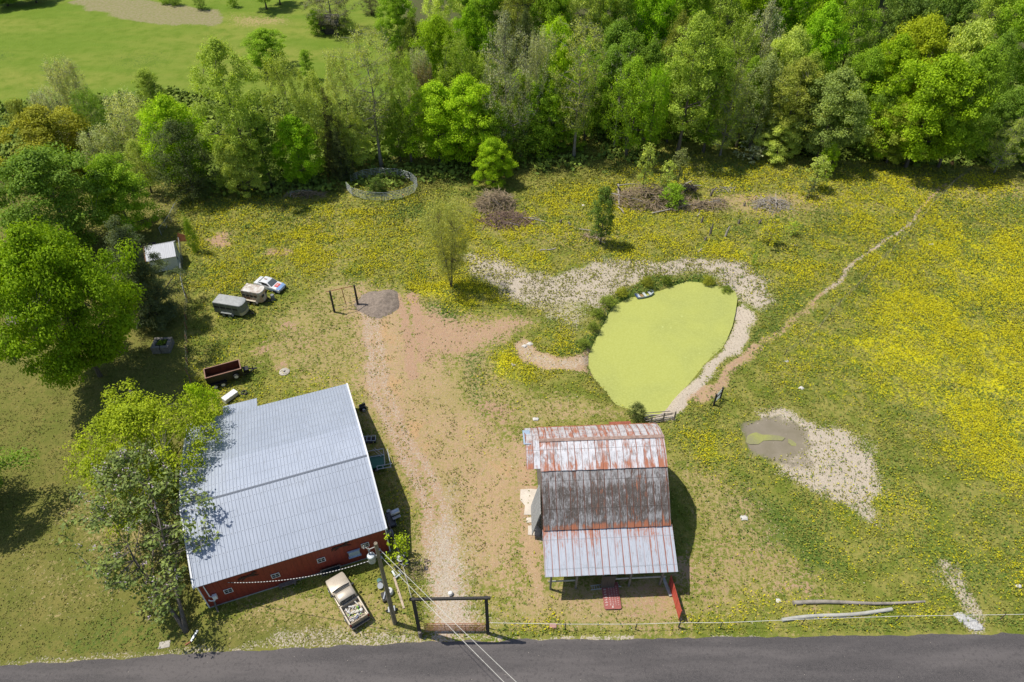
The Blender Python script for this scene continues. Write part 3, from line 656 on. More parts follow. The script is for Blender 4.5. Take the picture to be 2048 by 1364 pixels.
# small annex at the back
a = MB(); a.loft([[(3.4, 19.45, 3.30), (6.9, 19.45, 3.30), (6.9, 19.45, 3.36), (3.4, 19.45, 3.36)], [(3.4, 21.4, 2.75), (6.9, 21.4, 2.75), (6.9, 21.4, 2.81), (3.4, 21.4, 2.81)]])
x = 3.5
while x < 6.9: a.beam((x, 19.45, 3.37), (x, 21.4, 2.82), .04, .05); x += .305
an = a.build('annex_roof', GALV, bld); a = MB(); a.prism([(19.35, 0), (19.35, 3.25), (21.2, 2.72), (21.2, 0)], 3.6, 6.7); a.build('annex_wall', RED, bld)
a = MB(); a.box(rx+.01, rx+.06, 3.2, 6.8, .05, 2.9); a.build('sliding_door', M('white_door', (.62, .62, .6), .6), bld)
a = MB(); a.box(rx+.06, rx+.10, 2.8, 7.2, 2.92, 3.02); a.build('door_track', STEEL, bld)

# ---- old gambrel barn
BA = G(1090, 1153, 3.3); BB = G(1356, 1142, 3.3); rb_ = ang(BA, BB); BW = (BB-BA).length
barn = thing('old_barn', 'old timber barn with rusty curved gambrel roof and a pale tin lean-to in front', 'barn', (BA.x, BA.y, 0), rb_)
m_main = rust_mat('weathered_dark_tin', (.38, .375, .385), (.10, .08, .068), .90, .28, bands=((4.85, 5.8, .15),), seamr=.4, lights=((-.5, 1.3, .07), (3.9, 4.7, .05)), smax=5.4)
m_top = rust_mat('whitewashed_rusty_tin', (.62, .62, .65), (.26, .24, .24), .55, .47, bands=((2.3, 3.2, .07),))
m_far = rust_mat('rusty_tin', (.52, .50, .50), (.27, .23, .22), .5, .56, bands=((3.0, 9, .3),))
m_lean = rust_mat('galvanised_tin', (.45, .475, .53), (.36, .385, .425), .35, .10, sx=11, sy=.16, smax=4, top_streak=.15, rough=.5)
hx0, hx1 = .06, BW-.14
lowp = [(7.45, 8.22), (6.1, 7.32), (4.75, 6.2), (3.45, 4.95)]
sheet_roof('front_roof', lowp, hx0, hx1, m_main, barn, rag=.03)
topf = [(9.95, 9.42), (8.75, 8.98), (7.36, 8.29)]
sheet_roof('upper_roof', topf, hx0-.02, hx1+.02, m_top, barn, rag=.03, sd=5)
topb = [(9.93, 9.43), (11.2, 8.98), (12.4, 8.26), (13.4, 7.15), (14.2, 5.8), (14.8, 4.2)]
sheet_roof('rear_roof', topb[::1], hx0, hx1, m_far, barn, rag=.03, sd=6)
hood = sheet_roof('hay_hood', [(9.95, 9.40), (8.75, 8.96), (7.6, 8.34)], hx0-1.26, hx0-.02, m_top, barn, sd=8)
sheet_roof('hay_hood', [(9.93, 9.41), (11.2, 8.96), (12.3, 8.34)], hx0-1.26, hx0-.02, m_far, barn, sd=9)
a = MB(); a.box(hx0-1.42, hx0-.75, 9.6, 11.6, 9.20, 9.24); o = a.build('loose_tin_sheet', M('new_tin', (.42, .52, .62), .4, .3, var=.1), barn); 
for v in o.data.vertices: v.co.z += .22-.34*abs(v.co.y-9.93)
sheet_roof('lean_to_roof', [(3.62, 4.86), (1.8, 4.08), (-.05, 3.28)], 0, BW, m_lean, barn, rag=.02, sd=12)
sheet_roof('rear_lean_to_roof', [(13.95, 5.5), (15.7, 4.8)], 7.6, 9.8, rust_mat('red_rusty_tin', (.34, .10, .06), (.22, .06, .035), .5, .5), barn, sd=14)
a = MB(); a.prism([(9.75, 9.42), (9.94, 9.50), (10.12, 9.42), (9.94, 9.46)], hx0-.05, hx1+.03); a.build('ridge_cap', M('rusty_cap', (.40, .27, .22), .8, var=.4, scale=4), barn)
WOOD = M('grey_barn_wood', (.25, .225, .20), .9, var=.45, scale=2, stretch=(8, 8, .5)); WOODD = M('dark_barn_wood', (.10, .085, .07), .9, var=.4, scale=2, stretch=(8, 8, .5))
def gable(x):
    g = MB(); prf = [(3.6, 0), (3.6, 4.85), (4.8, 6.05), (6.1, 7.18), (7.45, 8.08), (9.95, 9.25), (12.3, 8.1), (13.3, 7.0), (14.05, 5.7), (14.6, 4.2), (14.6, 0)]
    y = 3.6
    while y < 14.5:
        yy = y+.02; ye = min(y+.235, 14.58); f = lambda q: float(np.interp(q, [p[0] for p in prf[1:-1]], [p[1] for p in prf[1:-1]]))-.06
        g.add([(x, yy, .05), (x+.03, yy, .05), (x+.03, ye, .05), (x, ye, .05), (x, yy, f(yy)), (x+.03, yy, f(yy)), (x+.03, ye, f(ye)), (x, ye, f(ye))], [(0, 1, 5, 4), (1, 2, 6, 5), (2, 3, 7, 6), (3, 0, 4, 7), (4, 5, 6, 7), (3, 2, 1, 0)])
        y += .255
    return g
gable(hx0+.25).build('gable_wall', WOOD, barn); gable(hx1-.3).build('gable_wall', WOOD, barn)
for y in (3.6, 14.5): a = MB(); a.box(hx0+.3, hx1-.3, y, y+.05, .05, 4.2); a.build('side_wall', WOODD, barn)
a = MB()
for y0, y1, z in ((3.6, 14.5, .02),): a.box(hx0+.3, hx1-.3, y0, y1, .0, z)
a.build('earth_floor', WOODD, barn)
for fx in (.035, .25, .47, .70, .965):
    a = MB(); x = .45+fx*(BW-.9)-.2; a.beam((x, .55, -.1), (x, .50, 3.35), .17); a.build('post', WOOD, barn)
a = MB(); a.beam((.1, .5, 3.38), (BW-.1, .5, 3.38), .12, .22); a.build('eave_beam', WOOD, barn)
for x0_, x1_ in ((.4, 3.0), (5.6, BW-.6)): a = MB(); a.beam((x0_, .62, 1.22), (x1_, .62, 1.28), .05, .2); a.build('rail', M('pale_board', (.42, .43, .42), .8, var=.3), barn)
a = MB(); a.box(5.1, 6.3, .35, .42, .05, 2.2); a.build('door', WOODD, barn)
for s in range(5): pass
# open barn door swung out on the left wall
d = MB(); n0 = Vector((hx0+.2, 7.4, 0))
for i in range(9): d.box(-.04, .04, i*.36, i*.36+.34, .35, 3.9)
d.box(.045, .09, 0, 3.2, 1.0, 1.15); d.box(.045, .09, 0, 3.2, 3.1, 3.25)
dd = d.build('barn_door', M('silver_board', (.36, .37, .37), .8, var=.35, scale=2, stretch=(8, 8, .5)), barn); dd.location = (hx0-.80, 5.7, .3); dd.rotation_euler = (0, R(11), R(-2))

# ---- white garden shed
sa = G(308, 548); sb = G(361, 538); sr = ang(sa, sb); SW = (sb-sa).length
shed = thing('garden_shed', 'small pale metal garden shed by the chain link fence', 'shed', (sa.x, sa.y, tz(sa.x, sa.y)), sr)
PALE = M('pale_siding', (.58, .63, .63), .6, var=.15, scale=1.5, stretch=(1, 1, 6)); ROOFW = M('white_shed_roof', (.52, .53, .56), .5, var=.15, scale=1.2, stretch=(6, .4, 1))
SD = 3.4
a = MB(); a.prism([(0, .15), (0, 2.35), (SD/2, 3.25), (SD, 2.35), (SD, .15)], 0, SW); wl_ = a.build('wall', PALE, shed)
a = MB()
for i in range(1, 12): a.box(-.012, SW+.012, -.012, SD+.012, .2+i*.18, .212+i*.18)
a.build('siding_line', M('siding_line', (.30, .34, .34), .7), wl_)['kind'] = 'stuff'
for y0, y1, z0, z1 in ((-.22, SD/2, 2.27, 3.34), (SD+.22, SD/2, 2.27, 3.34)):
    a = MB(); a.loft([[(-.25, y0, z0-.05), (SW+.1, y0, z0-.05), (SW+.1, y0, z0), (-.25, y0, z0)], [(-.25, y1, z1-.05), (SW+.1, y1, z1-.05), (SW+.1, y1, z1), (-.25, y1, z1)]])
    x = -.2
    while x < SW: a.beam((x, y0, z0+.01), (x, y1, z1+.01), .03, .03); x += .23
    a.build('roof', ROOFW, shed)
a = MB(); a.beam((-.28, -.22, 2.25), (-.28, SD/2, 3.32), .08, .14); a.beam((-.28, SD+.22, 2.25), (-.28, SD/2, 3.32), .08, .14); a.build('barge_board', M('rust_board', (.34, .16, .07), .8), shed)
a = MB(); a.box(0.02, SW-.02, .02, SD-.02, 0, .16); a.build('skid', DARK, shed)
a = MB(); a.box(SW, SW+.03, 1.1, 2.3, .25, 2.1); a.build('door', M('pale_door', (.52, .56, .56), .6), shed)
for y0 in (.5, 2.55): a = MB(); a.box(SW, SW+.03, y0, y0+.42, 1.2, 1.7); a.build('window', GLASS, shed)
q = G(287, 505); a = MB(); a.box(-1.6, 1.6, -2.3, 2.1, -.05, .05); a.box(-3.0, -1.6, -1.5, -.9, -.05, .03); tag(a.build('ground_mat', M('dark_mat', (.085, .06, .065), .95, var=.4), loc=(q.x, q.y, tz(q.x, q.y)+.03), rz=sr), 'dark brown ground mat laid beside the pale garden shed', 'mat')
q = G(368, 482); a = MB(); a.add([(-.9, 0, 0), (.9, -.35, 0), (.55, 0, .9), (-.5, .3, 1.3)], [(0, 1, 2, 3)]); o = a.build('rusty_sheet', M('rust_sheet', (.36, .13, .05), .8), loc=(q.x, q.y, .0), rz=.3)
sm_ = o.modifiers.new('solid', 'SOLIDIFY'); sm_.thickness = .03; tag(o, 'rusty red metal sheet leaning in the weeds behind the garden shed', 'metal sheet')

# ---- farmhouse mostly hidden under the maples
h0 = G(96, 640); hs = thing('farmhouse', 'house with grey brown shingle roof glimpsed under the big maple', 'house', (h0.x, h0.y, 0), R(8), sc=.62)
a = MB(); a.box(-5, 4.6, -3.6, 4.4, 0, 3.0); a.build('wall', M('brick_wall', (.30, .17, .12), .9, var=.3), hs)
a = MB(); a.prism([(-4.2, 2.9), (.4, 5.3), (5, 2.9), (5, 2.8), (.4, 5.15), (-4.2, 2.8)], -5.5, 5.1); a.build('roof', M('shingle', (.24, .19, .165), .95, var=.3), hs)
a = MB(); a.box(1.6, 2.5, .2, 1.1, 4.2, 6.1); a.build('chimney', M('brick_wall'), hs)
# ---- distant log shed beyond the trees
q = G(660, 69); ls = thing('log_shed', 'small weathered plank shed under the spreading tree in the far pasture', 'shed', (q.x, q.y, 0), R(6))
WW = 3.9
a = MB(); a.box(-WW/2, WW/2, 0, 4, 0, 2.3)
for i in range(14): a.box(-WW/2+i*.28, -WW/2+i*.28+.24, -.04, 0, .05, 2.3)
a.build('wall', M('dark_plank', (.10, .085, .075), .9, var=.4), ls)
a = MB(); a.loft([[(-WW/2-.3, -.5, 2.25), (WW/2+.3, -.5, 2.25), (WW/2+.3, -.5, 2.32), (-WW/2-.3, -.5, 2.32)], [(-WW/2-.3, 4.3, 2.95), (WW/2+.3, 4.3, 2.95), (WW/2+.3, 4.3, 3.02), (-WW/2-.3, 4.3, 3.02)]]); a.build('roof', M('mossy_roof', (.13, .12, .07), .9, var=.4), ls)
a = MB(); a.box(-1.75, -1.0, -.06, -.045, .1, 1.8); a.build('door', DARK, ls)
# ================================================================ TREES
def leaf_mat():
    m, n, l, b = nt('foliage')
    oi = n.new('ShaderNodeObjectInfo'); a = N(n, 'ShaderNodeAttribute', attribute_name='lv')
    lv = a.outputs['Fac']
    s = n.new('ShaderNodeVectorMath'); s.operation = 'SCALE'; l.new(oi.outputs['Color'], s.inputs[0]); l.new(mapr(n, l, lv, 0, 1, .62, 1.38, smooth=False), s.inputs['Scale'])
    c = mixc(n, l, mapr(n, l, lv, .45, 1.0, 0, .30), s.outputs[0], mixc(n, l, 1.0, s.outputs[0], (1.5, 1.12, .5), 'MULTIPLY'))
    l.new(c, b.inputs['Base Color']); b.inputs['Roughness'].default_value = .6; b.inputs['Specular IOR Level'].default_value = .12
    tr = n.new('ShaderNodeBsdfTranslucent'); l.new(mixc(n, l, 1.0, c, (1.35, 1.3, .4), 'MULTIPLY'), tr.inputs[0])
    mx = n.new('ShaderNodeMixShader'); mx.inputs[0].default_value = .31; l.new(b.outputs[0], mx.inputs[1]); l.new(tr.outputs[0], mx.inputs[2])
    l.new(mx.outputs[0], n['Material Output'].inputs[0]); return m
LEAF = leaf_mat()
BARK = M('bark', (.16, .135, .11), .95, var=.4, scale=2, stretch=(3, 3, .6)); BARKP = M('pale_bark', (.30, .275, .235), .9, var=.4, scale=1.2); BARKD = M('dark_bark', (.07, .06, .05), .95, var=.4, scale=2)
BLOSSOM = M('blossom', (.50, .40, .47), .7, var=.2)
def leaves_np(C, Rr, n, size, fx=1.0, fz=.62, up=.8, g=None, shell=2.4, asp=.62, droop=0.0):
    """leaf quads round clump centres; returns vertices, per-vertex value"""
    g = g or nr; C = np.asarray(C); K = len(C); T = K*n
    cen = np.repeat(C, n, 0); rr = np.repeat(np.asarray(Rr), n)
    d = g.normal(size=(T, 3)); d /= np.linalg.norm(d, axis=1)[:, None]
    rad = g.random(T)**(1/shell)*rr*(1+.10*g.normal(size=T))
    off = d*rad[:, None]; off[:, :2] *= fx; off[:, 2] *= fz; off[:, 2] = np.where(off[:, 2] < 0, off[:, 2]*.55, off[:, 2])-droop*rad*g.random(T)
    p = cen+off
    nm = d*.75+g.normal(size=(T, 3))*.55; nm[:, 2] += up; nm /= np.linalg.norm(nm, axis=1)[:, None]
    t = g.normal(size=(T, 3)); a = np.cross(nm, t); a /= np.linalg.norm(a, axis=1)[:, None]; b_ = np.cross(nm, a)
    s = size*(.65+.7*g.random(T)); a *= s[:, None]*.5; b_ *= (s*asp)[:, None]*.5
    bend = nm*(s*.12)[:, None]
    V = np.stack([p-a, p-b_*.9+bend, p+a, p+b_*.9+bend], 1).reshape(-1, 3)
    val = np.clip(np.repeat(g.random(K), n)*.45+g.random(T)*.55, 0, 1)
    return V, np.repeat(val, 4)
def leaf_mesh(name, V, val, mat=None):
    nq = len(V)//4; me = mesh_np(name, V, np.arange(nq*4).reshape(-1, 4), mat or LEAF)
    a = me.attributes.new('lv', 'FLOAT', 'POINT'); a.data.foreach_set('value', val.astype(np.float32)); return me
ENV = {'round': lambda t: math.sqrt(max(0, 1-(2*t-.92)**2*.98)), 'vase': lambda t: (.35+.75*t)*math.sqrt(max(0, 1-max(0, (t-.62)/.42)**2)), 'cone': lambda t: (1.02-t)**.8*min(1, t*6+.3),
       'column': lambda t: math.sin(math.pi*min(1, max(.02, t*.86+.12)))**.55, 'spray': lambda t: .25+.75*math.sin(math.pi*min(1, t*.8+.1))**.8, 'flat': lambda t: math.sqrt(max(0, 1-(1.25*t-.25)**2*.95))}
def skel(H, W, cb, env, K, limbs, seed, lean=0, multi=1, r0=None, off=(0, 0), trunk_to=.78, rise=.35):
    g = random.Random(seed); E = ENV[env]; C = []
    lob = [(g.uniform(0, 6.28), g.uniform(.10, .24)) for _ in range(5)]
    for i in range(K):
        t = ((i+.5)/K)**.9 if env != 'cone' else 1-((i+.5)/K)**.55; t = min(1, max(0, t+g.uniform(-.06, .06)))
        a = i*2.39996+g.uniform(-.5, .5); lb = 1+sum(m*math.sin((k+2)*a+ph+3*t) for k, (ph, m) in enumerate(lob))*.85
        rf = g.uniform(.72, 1.0) if g.random() < .68 else g.uniform(.15, .75)
        rad = E(t)*W/2*rf*lb
        C.append(Vector((rad*math.cos(a)+off[0]*(.4+t), rad*math.sin(a)+off[1]*(.4+t), H*(cb+(1-cb)*t))))
    r0 = r0 or H*.018; tb = MB(); nodes = []
    for q in range(multi):
        aa = q*2.4+g.uniform(0, 1); sp = (0 if multi == 1 else W*.16)
        pts = []; top = H*trunk_to*(1 if q == 0 else g.uniform(.8, .95))
        for j in range(7):
            u = j/6; pts.append(Vector((sp*u*math.cos(aa)+g.uniform(-.02, .02)*H*u+off[0]*u*.6+lean*u*u, sp*u*math.sin(aa)+g.uniform(-.02, .02)*H*u+off[1]*u*.6, top*u)))
        rr = [r0*(1.35 if j == 0 else 1)*(1-.82*j/6)*(1 if multi == 1 else .65) for j in range(7)]
        tb.tube(pts, rr, 7); nodes += [(p, r) for p, r in zip(pts, rr) if p.z > H*cb*.6]
        for a_, b_ in zip(pts[:-1], pts[1:]):
            if b_.z > H*cb*.6: nodes.append(((a_+b_)/2, r0*.4))
    order = sorted(range(K), key=lambda i: -C[i].to_2d().length+g.uniform(-1, 1)*W*.2)
    for i in order[:limbs]:
        c = C[i]; cand = [nd for nd in nodes if nd[0].z < c.z-rise*(c.to_2d()-nd[0].to_2d()).length*.6] or nodes[:1]
        p, r = min(cand, key=lambda nd: (nd[0]-c).length)
        m1 = p.lerp(c, .35)+Vector((g.uniform(-.03, .03)*H, g.uniform(-.03, .03)*H, -.0*H)); m2 = p.lerp(c, .7)+Vector((0, 0, .015*H))
        r1 = min(r*.6, .16+.004*H); tb.tube([p, m1, m2, c], [r1, r1*.72, r1*.45, r1*.15], 5, cap=False)
        nodes += [(m1, r1*.7), (m2, r1*.45), (c, r1*.2)]
    for i in order[limbs:]:
        c = C[i]; p, r = min(nodes, key=lambda nd: (nd[0]-c).length+(3 if nd[0].z > c.z+.5 else 0))
        tb.tube([p, p.lerp(c, .5)+Vector((0, 0, g.uniform(-.1, .2))), c], [min(.05, r), .03, .012], 3, cap=False)
    return C, tb
PROTO = {}
def proto(key, H, W, cb, env, K, cr, n, size, limbs=18, seed=1, fz=.62, fx=1.0, bark=None, up=.8, shell=2.4, asp=.62, twigs=0, droop=0, **kw):
    C, tb = skel(H, W, cb, env, K, limbs, seed, **kw); g = np.random.default_rng(seed)
    V, val = leaves_np([tuple(c) for c in C], cr*(.7+.6*g.random(K)), n, size, fx, fz, up, g, shell, asp, droop)
    if twigs:
        q = random.Random(seed)
        for c in C:
            for _ in range(twigs):
                d = Vector((q.gauss(0, 1), q.gauss(0, 1), abs(q.gauss(.9, .8)))).normalized()*cr*q.uniform(.9, 1.9); tb.tube([c, c+d*.5+Vector((0, 0, .06)), c+d], [.03, .02, .008], 3, cap=False)
    me = bpy.data.meshes.new('trunk'); me.from_pydata(tb.v, [], tb.f); me.materials.append(bark or BARK)
    me.polygons.foreach_set('use_smooth', np.ones(len(me.polygons), dtype=bool))
    PROTO[key] = (H, W, me, leaf_mesh('crown', V, val))
proto('maple1', 14, 12, .14, 'round', 140, 1.35, 240, .31, 22, 1)
proto('maple2', 14, 12, .12, 'round', 140, 1.4, 240, .31, 22, 2)
proto('maple3', 12, 12, .08, 'flat', 125, 1.35, 240, .31, 22, 3)
proto('tall1', 22, 12, .30, 'vase', 170, 1.2, 120, .31, 34, 4, fz=.8, multi=2, bark=BARK)
proto('tall2', 22, 12, .24, 'round', 170, 1.25, 130, .31, 36, 5, fz=.8)
proto('tall3', 20, 9, .12, 'column', 170, 1.1, 95, .34, 24, 6, fz=.8)
proto('feather1', 16, 9, .18, 'spray', 150, 1.0, 85, .29, 26, 7, fz=1.5, fx=.8, multi=2, asp=.5, up=.7)
proto('feather2', 15, 9, .18, 'round', 150, 1.0, 85, .29, 26, 8, fz=1.4, fx=.85, multi=3, asp=.5, up=.7)
proto('sparse1', 22, 13, .25, 'vase', 190, 1.1, 42, .30, 44, 9, fz=.9, bark=BARKP, twigs=3)
proto('sparse2', 18, 12, .12, 'round', 180, 1.1, 55, .28, 40, 10, fz=1.0, bark=BARKP, twigs=4)
proto('pale', 13, 9, .10, 'spray', 170, 1.0, 90, .25, 30, 11, fz=1.7, fx=.7, multi=3, bark=BARKP, twigs=3, asp=.5, up=.5)
proto('cedar1', 12, 7, .04, 'cone', 240, .75, 75, .22, 20, 12, fz=.8, asp=.4, bark=BARKD)
proto('cedar2', 12, 8, .05, 'round', 190, .95, 80, .24, 20, 13, fz=1.0, asp=.4, bark=BARKD)
proto('spruce', 17, 11, .03, 'cone', 400, 1.0, 120, .30, 60, 14, fz=.38, asp=.35, bark=BARKD, droop=.5)
proto('bush1', 4, 5, .04, 'flat', 60, .75, 70, .22, 10, 15, multi=3)
proto('bush2', 3.2, 4.5, .02, 'round', 55, .7, 70, .2, 10, 16, multi=3, fz=1.0)
proto('sapling', 6, 2.6, .3, 'column', 46, .42, 34, .2, 12, 17, fz=1.0)
proto('column', 8, 4, .15, 'column', 110, .62, 70, .22, 14, 18, fz=.9)
proto('dead', 20, 10, .35, 'vase', 60, .6, 3, .2, 40, 19, bark=BARKP, twigs=3)
proto('seedling', 2.6, 1.6, .1, 'spray', 24, .3, 18, .18, 8, 20, fz=1.3, multi=3)
LIME = (.345, .53, .018); GREEN = (0.262, 0.422, 0.029); MID = (0.343, 0.468, 0.062); DEEP = (0.195, 0.321, 0.038); OLIVE = (.31, .36, .06); YEL = (0.468, 0.481, 0.036)
PALE_ = (0.572, 0.620, 0.257); GREY = (0.495, 0.539, 0.291); CED = (0.111, 0.150, 0.052); BROWN = (.34, .29, .13); VIV = (.27, .48, .016); SOFT = (0.468, 0.577, 0.109)
tr_n = [0]
def tree(kind, tx, ty, by, w, color, label, name='broadleaf_tree', cat='tree', group=None, rot=None, minz=0):
    H0, W0, tm, cm = PROTO[kind]; g = G(1024, by).y; h = max(1.0, htop(by, ty))
    d = g*math.cos(TH)-(h-CH)*math.sin(TH); x = (tx-1024)/F*d
    dm = g*math.cos(TH)-(h*.55-CH)*math.sin(TH); wm = w*dm/F
    o = thing(name, label, cat, (x, g, tz(x, g)-.05), group=group)
    sx = wm/W0*.84; sz = h/H0*.96; o.scale = (sx, sx, sz); tr_n[0] += 1
    o.rotation_euler.z = rot if rot is not None else (tr_n[0]*2.17) % 6.28
    a = bpy.data.objects.new('trunk', tm); b_ = bpy.data.objects.new('crown', cm)
    for q in (a, b_): COL.objects.link(q); q.parent = o
    j = 1+.12*math.sin(tr_n[0]*5.3); b_.color = (color[0]*j, color[1]*j, color[2]*j, 1)
    return o
# --- around the lawn
proto('bigmaple', 14, 16, .16, 'round', 290, 1.5, 270, .31, 30, 31, fz=.6)
tree('bigmaple', 34, 458, 752, 285, (.26, .42, .014), 'big round bright green maple filling the lawn\'s left side', 'maple_tree', rot=1.1)
tree('spruce', 218, 425, 640, 160, (0.163, 0.213, 0.100), 'dark drooping spruce between the big round maple and the garden shed', 'spruce_tree')
tree('maple2', 55, 300, 500, 230, DEEP, 'dark green maple at the left edge above the big round maple', 'maple_tree')
tree('maple3', 200, 312, 465, 142, GREEN, 'rounded green maple just above the dark drooping spruce', 'maple_tree')
tree('maple1', 55, 190, 345, 185, (.31, .325, .03), 'golden olive oak at the left edge in new leaf', 'oak_tree')
tree('tall3', 10, 170, 330, 60, OLIVE, 'olive tree poking up behind the golden oak at the left edge')
proto('gold', 12.5, 13, .12, 'round', 330, 1.0, 80, .26, 60, 33, fz=.85, multi=2)
# trees leaning over the workshop (placed from their shadows)
def htree(kind, loc, sc, color, label, name, rot=0):
    H0, W0, tm, cm = PROTO[kind]; o = thing(name, label, 'tree', (loc[0], loc[1], tz(loc[0], loc[1])-.05)); o.scale = sc; o.rotation_euler.z = rot
    a = bpy.data.objects.new('trunk', tm); b_ = bpy.data.objects.new('crown', cm)
    for q in (a, b_): COL.objects.link(q); q.parent = o
    b_.color = (*color, 1); return o, b_
htree('gold', (-34.2, 42.0), (.98, .9, .95), (.33, .42, .020), 'yellow green maple overhanging the white workshop roof', 'maple_tree', 2.0)
proto('paul', 11.2, 10.4, .36, 'round', 230, .75, 25, .36, 90, 34, fz=.7, multi=2, off=(-4.0, 7.0), twigs=2, bark=BARK, r0=.3)
po, pc = htree('paul', (-27.9, 27.6), (1, 1, 1), (.24, .31, .09), 'open branched tree with pale mauve blossom at the workshop corner', 'flowering_tree')
q = random.Random(4); cc = []; C_, _ = skel(11.2, 10.4, .36, 'round', 230, 90, 34, multi=2, off=(-4.0, 7.0), r0=.3)
for i in range(0, 230, 3): cc.append(tuple(C_[i]+Vector((q.uniform(-.5, .5), q.uniform(-.5, .5), .45))))
V, val = leaves_np(cc, [.32]*len(cc), 9, .15, fz=1.4, g=np.random.default_rng(5)); bo = bpy.data.objects.new('blossom', leaf_mesh('blossom', V, val, BLOSSOM)); COL.objects.link(bo); bo.parent = po
tree('bush1', 388, 775, 872, 95, (0.400, 0.575, 0.020), 'bright lime bush behind the workshop\'s back corner', 'bush', 'bush')
tree('bush2', 370, 440, 505, 26, GREEN, 'small leafy bush behind the garden shed', 'bush', 'bush')
htree('maple2', (-54.2, 38.6), (.86, .86, .86), DEEP, 'maple past the left edge of the lawn, seen only by its shadow', 'maple_tree')
tree('seedling', 795, 1070, 1122, 52, (0.413, 0.550, 0.025), 'yellow green shrub at the workshop\'s front corner', 'bush', 'bush')
